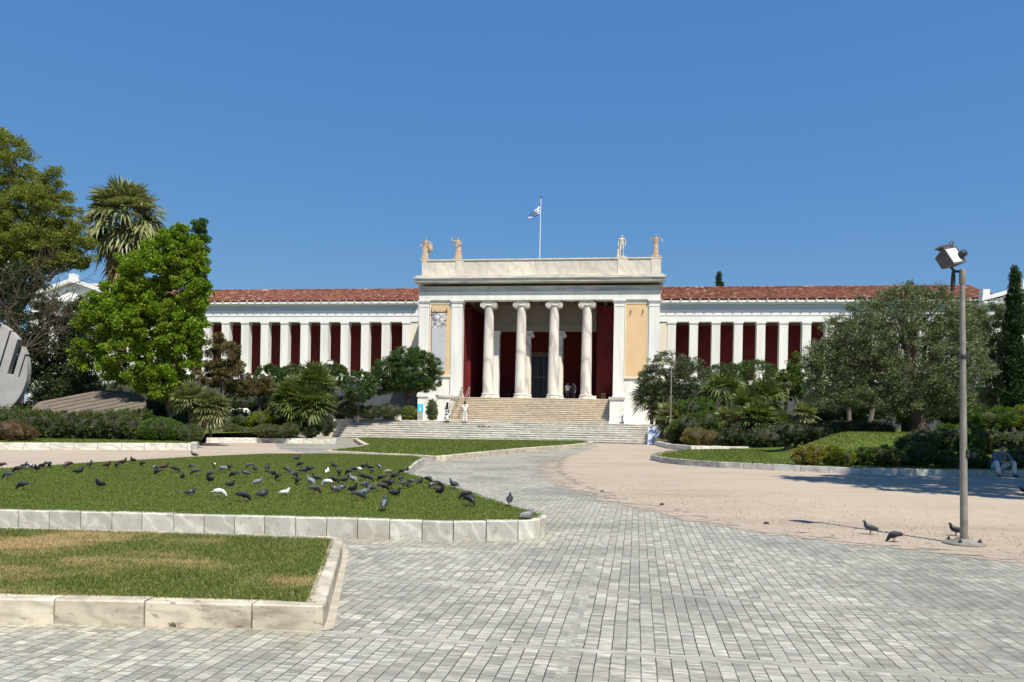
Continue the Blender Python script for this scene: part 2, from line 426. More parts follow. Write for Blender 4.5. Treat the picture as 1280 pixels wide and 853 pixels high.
# ------------------------------------------------------------------ mesh building
class MB:
    def __init__(s):
        s.v, s.f, s.m = [], [], []

    def add(s, vs, fs, mi=0):
        o = len(s.v)
        s.v += [tuple(v) for v in vs]
        s.f += [tuple(i + o for i in f) for f in fs]
        s.m += [mi] * len(fs)

    def box(s, x0, x1, y0, y1, z0, z1, mi=0):
        vs = [(x, y, z) for z in (z0, z1) for y in (y0, y1) for x in (x0, x1)]
        s.add(vs, [(0, 2, 3, 1), (4, 5, 7, 6), (0, 1, 5, 4), (2, 6, 7, 3), (0, 4, 6, 2), (1, 3, 7, 5)], mi)
        return s

    def prism(s, pts, a0, a1, axis='z', mi=0):
        n = len(pts)

        def P(p, a):
            return (p[0], p[1], a) if axis == 'z' else ((p[0], a, p[1]) if axis == 'y' else (a, p[0], p[1]))
        vs = [P(p, a0) for p in pts] + [P(p, a1) for p in pts]
        fs = [tuple(range(n))[::-1], tuple(range(n, 2 * n))] + [(i, (i + 1) % n, n + (i + 1) % n, n + i) for i in range(n)]
        s.add(vs, fs, mi)
        return s

    def tube(s, pts, rs, seg=8, mi=0):
        pts = [Vector(p) for p in pts]
        if not isinstance(rs, (list, tuple)):
            rs = [rs] * len(pts)
        vs, fs = [], []
        for i, p in enumerate(pts):
            t = (pts[min(i + 1, len(pts) - 1)] - pts[max(i - 1, 0)])
            t = t.normalized() if t.length > 1e-9 else Vector((0, 0, 1))
            a = t.cross(Vector((0, 0, 1)) if abs(t.z) < 0.9 else Vector((1, 0, 0))).normalized()
            b = t.cross(a)
            for k in range(seg):
                w = 2 * pi * k / seg
                vs.append(p + (a * math.cos(w) + b * math.sin(w)) * rs[i])
        n = len(pts)
        for i in range(n - 1):
            for k in range(seg):
                k2 = (k + 1) % seg
                fs.append((i * seg + k, i * seg + k2, (i + 1) * seg + k2, (i + 1) * seg + k))
        fs.append(tuple(range(seg))[::-1])
        fs.append(tuple((n - 1) * seg + k for k in range(seg)))
        s.add(vs, fs, mi)
        return s

    def lathe(s, prof, c=(0, 0), seg=24, mi=0):
        vs, fs = [], []
        for r, z in prof:
            for k in range(seg):
                w = 2 * pi * k / seg
                vs.append((c[0] + r * math.cos(w), c[1] + r * math.sin(w), z))
        n = len(prof)
        for i in range(n - 1):
            for k in range(seg):
                k2 = (k + 1) % seg
                fs.append((i * seg + k, i * seg + k2, (i + 1) * seg + k2, (i + 1) * seg + k))
        fs.append(tuple(range(seg))[::-1])
        fs.append(tuple((n - 1) * seg + k for k in range(seg)))
        s.add(vs, fs, mi)
        return s

    def ell(s, c, r, seg=12, rings=8, mi=0, jit=0.0, rot=None):
        vs, fs = [], []
        for i in range(rings + 1):
            a = pi * i / rings
            for k in range(seg):
                w = 2 * pi * k / seg
                j = 1 + jit * (random.random() - 0.5)
                q = Vector((math.sin(a) * math.cos(w) * r[0] * j, math.sin(a) * math.sin(w) * r[1] * j, math.cos(a) * r[2] * j))
                if rot:
                    q = rot @ q
                vs.append(Vector(c) + q)
        for i in range(rings):
            for k in range(seg):
                k2 = (k + 1) % seg
                fs.append((i * seg + k, (i + 1) * seg + k, (i + 1) * seg + k2, i * seg + k2))
        s.add(vs, fs, mi)
        return s

    def mesh(s, me, mi=0, off=(0, 0, 0)):
        o = Vector(off)
        s.add([v.co + o for v in me.vertices], [tuple(p.vertices) for p in me.polygons], mi)
        return s

    def build(s, name, mats, parent=None, smooth=False, origin=None, bevel=0.0):
        if not isinstance(mats, (list, tuple)):
            mats = [mats]
        og = Vector(origin) if origin is not None else Vector((0, 0, 0))
        me = bpy.data.meshes.new(name)
        me.from_pydata([tuple(Vector(v) - og) for v in s.v], [], s.f)
        for m in mats:
            me.materials.append(m)
        me.polygons.foreach_set('material_index', s.m)
        if smooth:
            me.polygons.foreach_set('use_smooth', [True] * len(me.polygons))
            try:
                me.set_sharp_from_angle(angle=rad(40))
            except Exception:
                pass
        me.update()
        ob = bpy.data.objects.new(name, me)
        COL.objects.link(ob)
        if parent is not None:
            ob.parent = parent
        elif origin is not None:
            ob.location = og
        if bevel:
            b = ob.modifiers.new('bevel', 'BEVEL')
            b.width, b.segments, b.limit_method = bevel, 2, 'ANGLE'
        return ob


def tag(o, label=None, cat=None, group=None, kind=None):
    for k, v in (('label', label), ('category', cat), ('group', group), ('kind', kind)):
        if v:
            o[k] = v
    return o


def thing(name, loc, label, cat, group=None, rz=0.0):
    o = bpy.data.objects.new(name, None)
    o.empty_display_size = 0.3
    COL.objects.link(o)
    o.location = loc
    o.rotation_euler = (0, 0, rz)
    return tag(o, label, cat, group)


def copy_tree(o, parent=None):
    c = o.copy()
    COL.objects.link(c)
    if parent is not None:
        c.parent = parent
    for ch in [x for x in o.children]:
        copy_tree(ch, c)
    return c


def raw_mesh(name, V, counts, mats, parent, origin=None, smooth=False):
    """mesh of loose faces: V is (N,3); counts is the number of corners of every face"""
    V = np.asarray(V, dtype=np.float32)
    if origin is not None:
        V = V - np.asarray(origin, dtype=np.float32)
    me = bpy.data.meshes.new(name)
    nf = len(counts)
    me.vertices.add(len(V))
    me.vertices.foreach_set('co', V.ravel())
    me.loops.add(len(V))
    me.loops.foreach_set('vertex_index', np.arange(len(V), dtype=np.int32))
    me.polygons.add(nf)
    st = np.concatenate([[0], np.cumsum(counts)[:-1]]).astype(np.int32)
    me.polygons.foreach_set('loop_start', st)
    me.update(calc_edges=True)
    me.materials.append(mats)
    ob = bpy.data.objects.new(name, me)
    COL.objects.link(ob)
    if parent is not None:
        ob.parent = parent
    return ob


def unit(a):
    return a / np.maximum(np.linalg.norm(a, axis=1, keepdims=True), 1e-9)


def leaves(C, D, Ls, asp, rng):
    """diamond leaves at centres C along D"""
    n = len(C)
    D = unit(D)
    R = rng.normal(size=(n, 3))
    S = unit(np.cross(D, R))
    Ls = Ls[:, None]
    a = C - D * Ls * 0.5
    b = C + S * Ls * asp * 0.5 - D * Ls * 0.05
    c = C + D * Ls * 0.5
    d = C - S * Ls * asp * 0.5 - D * Ls * 0.05
    return np.stack([a, b, c, d], axis=1).reshape(-1, 3)


def clumps(blobs, cl, rng, dens=1.0, inner=0.35):
    out = []
    for (c, r) in blobs:
        k = max(5, int(dens * (r[0] * r[2] + r[0] * r[1]) * 1.6 / (cl * cl)))
        d = unit(rng.normal(size=(k, 3)))
        rr = inner + (1.03 - inner) * np.sqrt(rng.random((k, 1)))
        p = np.array(c) + d * rr * np.array(r)
        out.append(np.concatenate([p, np.repeat([list(c)], k, 0)], axis=1))
    return np.concatenate(out)


def crown(blobs, n, leaf, asp, cl, rng, dens=1.0, inner=0.35, flat=0.75, up=0.15, outw=0.6, keep=None):
    K = clumps(blobs, cl, rng, dens, inner)
    i = rng.integers(0, len(K), n)
    size = (0.55 + 0.8 * rng.random(len(K)))[i][:, None]
    off = unit(rng.normal(size=(n, 3))) * (rng.random((n, 1)) ** 0.45) * cl * size
    off[:, 2] *= flat
    C = K[i, :3] + off
    if keep is not None:
        C, off, i = C[keep(C)], off[keep(C)], i[keep(C)]
    m = len(C)
    D = unit(K[i, :3] - K[i, 3:]) * outw + unit(off) * 0.5 + rng.normal(size=(m, 3)) * 0.55
    D[:, 2] += up
    return leaves(C, D, leaf * (0.65 + 0.7 * rng.random(m)), asp, rng), K


def px_blobs(bl, d):
    out = []
    for b in bl:
        px, py, rx, ry = b[:4]
        dd = d + (b[4] if len(b) > 4 else 0.0)
        c = W(px, py, dd)
        k = dd / F
        ry_d = b[5] if len(b) > 5 else rx * k * 0.85
        out.append(((c.x, c.y, c.z), (rx * k, ry_d, ry * k)))
    return out


def limb_mesh(base, K, r0, rng, nl=9, blobs=None, fork=0.35, sub=26, seg=7):
    mb = MB()
    base = Vector(base)
    top = Vector(np.mean([b[0] for b in blobs], axis=0))
    fk = base.lerp(top, fork)
    fk.x = base.x + (fk.x - base.x) * 0.6
    mid = base.lerp(fk, 0.5) + Vector((rng.normal() * r0 * 0.6, rng.normal() * r0 * 0.6, 0))
    mb.tube([base + Vector((0, 0, -0.15)), base + Vector((0, 0, 0.12)), mid, fk], [r0 * 1.45, r0 * 1.1, r0 * 0.95, r0 * 0.85], seg + 2)
    ends = []
    for b, r in blobs:
        e = Vector(b)
        ends.append(e)
    while len(ends) < nl:
        ends.append(Vector(K[rng.integers(0, len(K)), :3]))
    for e in ends:
        m1 = fk.lerp(e, 0.5) + Vector(rng.normal(size=3)) * 0.12 * (e - fk).length
        p0 = fk - Vector((0, 0, r0 * 0.3))
        up_ = p0 + Vector((0, 0, 0.35 * (e - fk).length)) + (m1 - p0) * 0.25
        bz = [p0 * (1 - u) ** 3 + up_ * 3 * u * (1 - u) ** 2 + m1 * 3 * u * u * (1 - u) + e * u ** 3 for u in (0, .12, .25, .4, .55, .7, .85, 1)]
        mb.tube(bz, [r0 * (0.6 - 0.56 * u ** .8) for u in (0, .12, .25, .4, .55, .7, .85, 1)], seg)
        for q in range(int(sub / max(1, len(ends))) + 1):
            near = K[np.argsort(np.linalg.norm(K[:, :3] - np.array(e), axis=1))[: max(4, len(K) // len(ends))]]
            t = Vector(near[rng.integers(0, len(near)), :3])
            s = m1.lerp(e, rng.random())
            m2 = s.lerp(t, 0.55) + Vector(rng.normal(size=3)) * 0.08 * (t - s).length
            mb.tube([s, m2, t], [r0 * 0.17, r0 * 0.1, r0 * 0.04], 5)
    return mb


def tree(name, label, cat, d, bl, base_px, leafm, bark, n, leaf=0.14, asp=0.5, cl=0.35, r0=0.2, seed=1, group=None, dens=1.0, inner=0.35, fork=0.35,
         up=0.15, flat=0.75, base_y=None, nl=9, sub=26, outw=0.6):
    rng = np.random.default_rng(seed)
    blobs = px_blobs(bl, d)
    bx = W(base_px, 528, d if base_y is None else base_y)
    base = Vector((bx.x, bx.y, zt(bx.x, bx.y)))
    t = thing(name, base, label, cat, group)
    V, K = crown(blobs, n, leaf, asp, cl, rng, dens, inner, flat, up, outw)
    raw_mesh('crown', V, np.full(len(V) // 4, 4), leafm, t, base)
    limb_mesh(base, K, r0, rng, nl, blobs, fork, sub).build('trunk', bark, t, True, base)
    return t


def shrub(name, label, cat, d, bl, leafm, n, leaf=0.06, asp=0.55, seed=1, cl=0.12, core=0.82, twig='twig', group=None, dens=1.2, inner=0.75, up=0.25, ry=None,
          snap=True, outw=0.9):
    """a bush: leaves over a mass of twigs; blobs reach down to the ground"""
    rng = np.random.default_rng(seed)
    blobs = px_blobs(bl, d)
    zb = min(b[0][2] - b[1][2] for b in blobs)
    b0 = blobs[0][0]
    base = Vector((b0[0], b0[1], zt(b0[0], b0[1]) if snap else zb))
    t = thing(name, base, label, cat, group)
    V, K = crown(blobs, n, leaf, asp, cl, rng, dens, inner, 0.9, up, outw)
    raw_mesh('foliage', V, np.full(len(V) // 4, 4), leafm, t, base)
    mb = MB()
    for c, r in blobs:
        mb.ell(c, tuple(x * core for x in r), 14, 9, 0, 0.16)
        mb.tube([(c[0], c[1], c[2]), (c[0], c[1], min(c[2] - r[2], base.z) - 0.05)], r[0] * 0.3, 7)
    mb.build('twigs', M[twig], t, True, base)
    return t


def frond(o, d, pet, R, rng, droop=0.3, nseg=17, spread=115, wid=0.055, roll=0.3, tris=None):
    """a fan leaf: petiole, then blades radiating in the leaf's plane; returns lists of quads"""
    d = d.normalized()
    side = d.cross(Vector((0, 0, 1)))
    if side.length < 0.05:
        side = Vector((1, 0, 0))
    side.normalize()
    nrm = side.cross(d).normalized()
    q = Matrix.Rotation(rng.normal() * roll, 3, d)
    side, nrm = q @ side, q @ nrm
    sag = Vector((0, 0, -1))
    hub = o + d * pet + sag * pet * droop * 0.35
    out = []
    w = side * 0.012
    out.append([o - w, o + w, hub + w * 0.7, hub - w * 0.7])
    d2 = (d + sag * droop * 0.8).normalized()
    for i in range(nseg):
        a = rad(-spread + 2 * spread * i / (nseg - 1) + rng.normal() * 2.5)
        b = d2 * math.cos(a) + side * math.sin(a) + nrm * (0.16 * abs(math.sin(a)))
        b.normalize()
        ln = R * (0.62 + 0.38 * math.cos(a * 0.6)) * (0.9 + 0.2 * rng.random())
        s2 = b.cross(nrm).normalized() * wid * R
        m = hub + b * ln * 0.55 + sag * ln * droop * 0.10
        e = hub + b * ln * (0.98 - 0.1 * droop) + sag * ln * droop * (0.38 + 0.3 * rng.random())
        out.append([hub, m + s2, e, m - s2])
    return out


def quads_np(qs):
    return np.array([[tuple(p) for p in q] for q in qs], dtype=np.float32).reshape(-1, 3)


def palm(name, label, base, h, nf, pet, R, leafm, seed, group=None, elev=(-25, 85), droop=0.35, lean=(0, 0), trunk_r=0.14, dead=0, heads=1, cat='palm', nseg=17, wid=0.055, spread=115):
    rng = np.random.default_rng(seed)
    base = Vector(base)
    t = thing(name, base, label, cat, group)
    qs, dq = [], []
    tb = MB()
    for hd in range(heads):
        a = rng.random() * 6.28
        off = Vector((math.cos(a), math.sin(a) * 0.6, 0)) * (0.0 if hd == 0 else 0.55 * R + 0.3)
        hh = h * (1.0 if hd == 0 else 0.35 + 0.5 * rng.random())
        top = base + Vector((lean[0], lean[1], 0)) + off * 1.6 + Vector((0, 0, hh))
        ft = base + off * 0.5
        tb.tube([ft + Vector((0, 0, -0.1)), ft.lerp(top, 0.5), top + Vector((0, 0, 0.05))], [trunk_r * 1.25, trunk_r, trunk_r * 1.05], 9)
        for i in range(nf):
            az = i * 2.399 + rng.random()
            el = rad(elev[0] + (elev[1] - elev[0]) * ((i + 0.5) / nf) ** 0.9 + rng.normal() * 5)
            dv = Vector((math.cos(az) * math.cos(el), math.sin(az) * math.cos(el), math.sin(el)))
            qs += frond(top, dv, pet * (0.8 + 0.4 * rng.random()), R * (0.85 + 0.3 * rng.random()), rng, droop * (0.6 + 0.8 * rng.random()) * (1.2 - el / 2.2), nseg, spread, wid)
        for i in range(dead):
            az = i * 2.399 + rng.random()
            el = rad(-50 - 35 * rng.random())
            z = -0.1 - 1.9 * R * (i / max(1, dead))
            dv = Vector((math.cos(az) * math.cos(el), math.sin(az) * math.cos(el), math.sin(el)))
            dq += frond(top + Vector((0, 0, z * 0.8)), dv, pet * 0.55, R * 0.9, rng, 0.9, 11, 60, 0.05)
    V = quads_np(qs)
    raw_mesh('fronds', V, np.full(len(V) // 4, 4), leafm, t, base)
    if dq:
        V = quads_np(dq)
        raw_mesh('dry_skirt', V, np.full(len(V) // 4, 4), M['l_dead'], t, base)
    tb.build('trunk', M['palm_bark'], t, True, base)
    return t


# ------------------------------------------------------------------ ground, paving, lawns, kerbs
mb = MB()
mb.add([(-900, -60, 0), (900, -60, 0), (900, 1500, 0), (-900, 1500, 0)], [(0, 1, 2, 3)])
tag(mb.build('ground', M['gravel']), 'pinkish beige packed gravel of the forecourt', None, None, 'structure')


def smooth_path(pts, it=2, closed=False):
    for _ in range(it):
        q = []
        n = len(pts)
        rng_ = range(n) if closed else range(n - 1)
        if not closed:
            q.append(pts[0])
        for i in rng_:
            a, b = pts[i], pts[(i + 1) % n]
            q.append(a.lerp(b, 0.25))
            q.append(a.lerp(b, 0.75))
        if not closed:
            q.append(pts[-1])
        pts = q
    return pts


edge_px = [(1420, 712), (1280, 696), (1185, 686), (1060, 674), (960, 662), (880, 648), (825, 635), (790, 627), (752, 615.5), (720, 606), (704, 597), (696, 589), (694, 582), (705, 572), (747, 558.5)]
edge = smooth_path([G(*p) for p in edge_px], 4)
er = random.Random(8)
edge = [p + Vector((er.gauss(0, .02), er.gauss(0, .03), 0)) for p in edge]
edge += [Vector((6.5, 57, 0)), Vector((-16, 59, 0)), Vector((-15.5, 48, 0)), G(350, 562), G(385, 566.5), G(250, 573), Vector((-14, 16, 0)), Vector((-16, 10, 0)), Vector((-16, -6, 0)), Vector((14, -6, 0)), Vector((14, 7.5, 0))]
mb = MB()
mb.add([(p.x, p.y, 0.004) for p in edge], [tuple(range(len(edge)))[::-1]])
pv = mb.build('paving', M['paving'])
tag(pv, 'grey marble sett paving with long dark joints', None, None, 'structure')


# loose pebbles strewn over the gravel and onto the first setts
rng = np.random.default_rng(5)
ec = [p for p in edge[:200] if p.y < 24]
pb_ = []
for i in range(5200):
    e = ec[rng.integers(0, len(ec))]
    pb_.append((e.x + 0.4 * rng.normal() + abs(rng.normal()) * (0.25 if rng.random() < .25 else 2.6), e.y + rng.normal() * .12 + abs(rng.normal()) * (0 if rng.random() < .25 else 1.6)))
P_ = np.array(pb_)
n_ = len(P_)
r_ = (.006 + .012 * rng.random(n_) ** 2)[:, None]
c_ = np.concatenate([P_, np.full((n_, 1), .004)], 1)
a_ = rng.random(n_) * 6.28
tri = [c_ + r_ * np.stack([np.cos(a_ + k * 2.094), np.sin(a_ + k * 2.094), np.zeros(n_)], 1) for k in range(3)]
tp = c_ + r_ * np.array([0, 0, .8])
V = np.stack([tri[0], tri[1], tp, tri[1], tri[2], tp, tri[2], tri[0], tp], 1).reshape(-1, 3)
tag(raw_mesh('pebbles', V, np.full(n_ * 3, 3), plain('loose_pebbles', (0.30, 0.23, 0.17), .9, .3, 60), None), 'loose pebbles strewn along the gravel edge', None, None, 'stuff')


# gravel trodden and blown over the edge of the setts, in thin ragged patches
er = random.Random(31)
gm = MB()
ee = [p for p in edge[:220] if p.y < 40]
for i in range(420):
    p = er.choice(ee)
    k_ = er.random()
    q = p + Vector((-abs(er.gauss(0, .16)), -abs(er.gauss(0, .13)), 0)) * (1 + p.y * .03)
    a_, b_, w_ = er.uniform(.05, .30) * (1 + p.y * .04), er.uniform(.03, .10) * (1 + p.y * .03), er.uniform(2.3, 3.1)
    pts = []
    for j in range(11):
        t_ = 2 * pi * j / 11
        r2 = er.uniform(.55, 1.1)
        x_, y_ = a_ * math.cos(t_) * r2, b_ * math.sin(t_) * r2
        pts.append((q.x + x_ * math.cos(w_) - y_ * math.sin(w_), q.y + x_ * math.sin(w_) + y_ * math.cos(w_), .0065 + .00001 * i))
    gm.add(pts, [tuple(range(11))])
tag(gm.build('gravel', M['gravel']), 'thin gravel drifted over the edge of the setts', None, None, 'stuff')


def arclen(pts, closed):
    P = list(pts) + ([pts[0]] if closed else [])
    s = [0.0]
    for i in range(len(P) - 1):
        s.append(s[-1] + (P[i + 1] - P[i]).length)
    return P, s


def at_len(P, s, x):
    x = min(max(x, 0), s[-1])
    for i in range(len(P) - 1):
        if s[i + 1] >= x:
            t = (x - s[i]) / max(1e-9, s[i + 1] - s[i])
            return P[i].lerp(P[i + 1], t), (P[i + 1] - P[i]).normalized()
    return P[-1], (P[-1] - P[-2]).normalized()


def kerb(name, pts, w, L0, z0, z1, mat, label, closed=True, inward=1, seed=1, jit=0.0, gap=0.006):
    """a row of kerb blocks along the outer line pts; inward=1 puts their width to the left of the direction of travel"""
    rng = random.Random(seed)
    P, s = arclen(pts, closed)
    mb = MB()
    x = 0.0
    ch = 0.012
    while x < s[-1] - 0.05:
        ln = L0 * (1 + jit * (rng.random() - 0.5))
        if x + ln > s[-1] - 0.2:
            ln = s[-1] - x
        st = [x + gap] + [q for q in s if x + gap + 0.02 < q < x + ln - gap - 0.02] + [x + ln - gap]
        dz = (rng.random() - 0.5) * 0.008
        vs, fs = [], []
        prof = [(0.0, z0), (0.0, z1 - ch), (ch, z1), (w - ch, z1), (w, z1 - ch), (w, z0)]
        out = (rng.random() - 0.5) * 0.006
        for q in st:
            p, tg = at_len(P, s, q)
            if 0 < q < s[-1]:
                _, t0 = at_len(P, s, q - 0.05)
                _, t1 = at_len(P, s, q + 0.05)
                tg = (t0 + t1).normalized()
            nn = Vector((-tg.y, tg.x, 0)) * inward
            for a, z in prof:
                vs.append((p.x + nn.x * (a + out), p.y + nn.y * (a + out), z + (dz if z > z0 else 0)))
        m = len(prof)
        for i in range(len(st) - 1):
            for k in range(m - 1):
                fs.append((i * m + k, i * m + k + 1, (i + 1) * m + k + 1, (i + 1) * m + k))
        fs.append(tuple(range(m)))
        fs.append(tuple((len(st) - 1) * m + k for k in range(m))[::-1])
        mb.add(vs, fs)
        x += ln
    o = mb.build(name, mat)
    tag(o, label, None, None, 'structure')
    bm = bmesh.new()
    bm.from_mesh(o.data)
    bmesh.ops.recalc_face_normals(bm, faces=bm.faces[:])
    bm.to_mesh(o.data)
    bm.free()
    return o


def inset(pts, w, inward=1):
    n = len(pts)
    q = []
    for i in range(n):
        a, b, c = pts[i - 1], pts[i], pts[(i + 1) % n]
        t = ((b - a).normalized() + (c - b).normalized())
        t = t.normalized() if t.length > 1e-6 else (c - b).normalized()
        q.append(Vector((b.x - t.y * w * inward, b.y + t.x * w * inward, b.z)))
    return q


def inside(poly, X, Y):
    r = np.zeros(len(X), dtype=bool)
    n = len(poly)
    for i in range(n):
        x0, y0 = poly[i].x, poly[i].y
        x1, y1 = poly[(i + 1) % n].x, poly[(i + 1) % n].y
        if y0 == y1:
            continue
        c = ((y0 > Y) != (y1 > Y)) & (X < (x1 - x0) * (Y - y0) / (y1 - y0) + x0)
        r ^= c
    return r


def blades(poly, density, h, w, zf, mat, label, seed, box=None, vis=True):
    """grass: single bent blades standing on the turf"""
    rng = np.random.default_rng(seed)
    xs = [p.x for p in poly]
    ys = [p.y for p in poly]
    x0, x1, y0, y1 = min(xs), max(xs), min(ys), max(ys)
    if box:
        x0, x1, y0, y1 = max(x0, box[0]), min(x1, box[1]), max(y0, box[2]), min(y1, box[3])
    n = int((x1 - x0) * (y1 - y0) * density)
    X = x0 + rng.random(n) * (x1 - x0)
    Y = y0 + rng.random(n) * (y1 - y0)
    k = inside(poly, X, Y)
    if vis:
        k &= (np.abs(X) < Y * 0.76 + 0.5)
    X, Y = X[k], Y[k]
    n = len(X)
    Z = zf(X, Y) - 0.005
    a = rng.random(n) * 2 * pi
    hh = h * (0.45 + 0.8 * rng.random(n))
    ww = w * (0.7 + 0.6 * rng.random(n))
    lean = rng.normal(size=(n, 2)) * 0.55 * hh[:, None]
    B = np.stack([X, Y, Z], 1)
    s = np.stack([np.cos(a) * ww, np.sin(a) * ww, np.zeros(n)], 1)
    T = B + np.concatenate([lean, hh[:, None]], 1)
    V = np.stack([B - s, B + s, T], 1).reshape(-1, 3)
    o = raw_mesh('grass', V, np.full(n, 3), mat, None)
    return tag(o, label, None, None, 'stuff')


def lawn(poly, z, mat, label, zf=None):
    bm = bmesh.new()
    f = bm.faces.new([bm.verts.new((p.x, p.y, z)) for p in poly])
    if f.normal.z < 0:
        f.normal_flip()
    bmesh.ops.triangulate(bm, faces=bm.faces[:])
    if zf:
        for _ in range(4):
            es = [e for e in bm.edges if e.calc_length() > 1.6]
            if es:
                bmesh.ops.subdivide_edges(bm, edges=es, cuts=1)
                bmesh.ops.triangulate(bm, faces=[f for f in bm.faces if len(f.verts) > 3])
        for v in bm.verts:
            v.co.z = zf(v.co.x, v.co.y)
    bmesh.ops.recalc_face_normals(bm, faces=bm.faces[:])
    me = bpy.data.meshes.new('lawn')
    bm.to_mesh(me)
    bm.free()
    for p in me.polygons:
        p.use_smooth = True
    me.materials.append(mat)
    o = bpy.data.objects.new('lawn', me)
    COL.objects.link(o)
    return tag(o, label, None, None, 'structure')


# near lawn (counter-clockwise from above)
ZN = 0.18
near_px = [(-260, 740), (0, 748.5), (200, 752.5), (395, 757.5), (404, 757), (408, 750), (428, 680), (428.5, 674), (420, 671.5), (400, 670.5), (200, 664), (0, 658.5), (-260, 652)]
nearP = [G(px, py, ZN) for px, py in near_px]
kerb('kerb', nearP, 0.145, 0.70, 0.0, ZN, M['kerb_warm'], 'warm stained marble kerb round the patchy near lawn', True, 1, 3, 0.3)
npoly = inset(nearP, 0.14)
lawn(npoly, ZN - 0.012, M['turf_a'], 'near lawn turf with dry straw patches')
blades(inset(nearP, 0.10), 10000, 0.026, 0.0030, lambda x, y: np.full(len(x), ZN - 0.001), M['blade_a'], 'short grass of the near lawn with dry straw patches', 1)

mb = MB()
q_ = [G(402, 790), G(417, 788), G(436, 691), (G(430, 679))]
mb.add([(p.x, p.y, 0.009) for p in q_], [(0, 1, 2, 3)])
tag(mb.build('paving_strip', plain('worn_mortar_strip', (0.40, 0.36, 0.29), 0.9, 0.2, 6, bmp=0.3)), 'pale worn mortar strip along the near lawn kerb', None, None, 'structure')

# big lawn with the pigeons
ZB = 0.25
big_px = [(-300, 629), (0, 637.5), (200, 642.5), (435, 648.5), (560, 652), (640, 651.5), (668, 650), (682, 647), (684, 643.5), (672, 640), (640, 631), (600, 617.5), (560, 605), (525, 595), (508, 590.5),
          (513, 585), (522, 577), (531, 572.5), (520, 570.5), (430, 567.5), (330, 567.5), (250, 571), (120, 578), (0, 586), (-300, 603)]
bigP = [G(px, py, ZB) for px, py in big_px]
kerb('kerb', bigP, 0.16, 0.405, 0.0, ZB, M['kerb_big'], 'white veined marble kerb round the big pigeon lawn', True, 1, 5, 0.06)
bpoly = inset(bigP, 0.12)


def zbig(x, y):
    return ZB + 0.012 + 0.0 * x


lawn(bpoly, ZB + 0.003, M['turf_b'], 'green turf of the big pigeon lawn')
blades(inset(bigP, 0.06), 3200, 0.026, 0.0046, lambda x, y: np.full(len(x), ZB + 0.006), M['blade_b'], 'green grass of the big pigeon lawn', 2, (-17, 3, 8, 27))

# middle lawn before the steps
ZM = 0.20
mid_px = [(405, 563.2), (419, 564), (500, 568), (545, 570.3), (557, 570), (600, 565.5), (660, 560), (715, 556), (742, 553.2), (730, 551.5), (600, 549.8), (520, 548.6), (450, 547), (442, 548), (448, 552), (456, 556), (440, 559)]
midP = [G(px, py, ZM) for px, py in mid_px]
kerb('kerb', midP, 0.3, 0.9, 0.0, ZM, M['kerb_warm'], 'pale marble kerb of the far lawn below the steps', True, 1, 7, 0.1)
mpoly = inset(midP, 0.3)
lawn(mpoly, ZM + 0.01, M['turf_b'], 'turf of the far lawn below the steps')
blades(mpoly, 260, 0.06, 0.02, lambda x, y: np.full(len(x), ZM + 0.005), M['blade_b'], 'grass of the far lawn below the museum steps', 3)

# right lawn rising to the olive tree
ZR = 0.20
rk_px = [(843, 563), (826, 566), (813, 569.3), (829, 572.6), (856, 575.2), (900, 578), (1000, 582.5), (1090, 586.3), (1180, 587.6), (1280, 588.5), (1400, 590)]
rk = [G(px, py, ZR) for px, py in rk_px]
rk.append(Vector((30, 22, ZR)))
kerb('kerb', rk, 0.3, 0.95, 0.0, ZR + 0.01, M['kerb_grey'], 'weathered grey kerb round the olive tree lawn', False, 1, 9, 0.15)
rpoly = rk + [Vector((60, 23, 0)), Vector((60, 75, 0)), Vector((14.0, 75, 0)), Vector((12.6, 44, 0)), G(936, 562, 0.2), G(880, 562, 0.2)]
lawn(rpoly, ZR, M['turf_b'], 'rising lawn and beds under the olive trees', lambda x, y: zt(x, y))
ztv = np.vectorize(zt)
blades(rpoly, 190, 0.06, 0.018, lambda x, y: ztv(x, y), M['blade_b'], 'grass of the rising lawn under the olive tree', 4, (5, 27, 22, 42))
# right planting bed
bk = [LW(L(815, 556, -11.2).x + .1, -11.0), G(834, 556.0, 0.25), G(864, 558.5, 0.25), G(936, 559.8, 0.25)]
kerb('kerb', bk, 0.3, 0.8, 0.0, 0.3, M['step'], 'short white kerb before the fan palm bed', False, 1, 11, 0.1)
rb = bk + [Vector((12.7, 44, 0)), Vector((14.1, 76, 0)), Vector((7, 76, 0)), LW(L(815, 556, -11.2).x + .1, -8.3)]
lawn(rb, 0.25, M['soil'], 'dark soil of the palm bed', lambda x, y: zt(x, y) + 0.03)

# left bed
ZLK = 0.30
lk1 = [Vector((-46, 28.6, 0)), G(-60, 551.5, ZLK), G(0, 553.5, ZLK), G(120, 553.9, ZLK), G(238, 554.2, ZLK), G(247, 553.5, ZLK), G(250, 548.8, ZLK)]
kerb('kerb', lk1, 0.3, 0.9, 0.0, ZLK, M['step'], 'stained white kerb before the long hedge', False, 1, 13, 0.1)
lk2 = [G(258, 547.3, ZLK), G(330, 547.6, ZLK), G(420, 548.8, ZLK)]
kerb('kerb', lk2, 0.35, 0.9, 0.0, ZLK, M['step'], 'white kerb before the shrub bed by the steps', False, 1, 15, 0.1)
lb = lk1 + lk2 + [LW(-19.0, -9.0), LW(-19.0, 6), Vector((-60, 78, 0)), Vector((-60, 29, 0))]
lawn(lb, ZLK, M['turf_b'], 'planted ground behind the left kerbs', lambda x, y: zt(x, y) - 0.01)
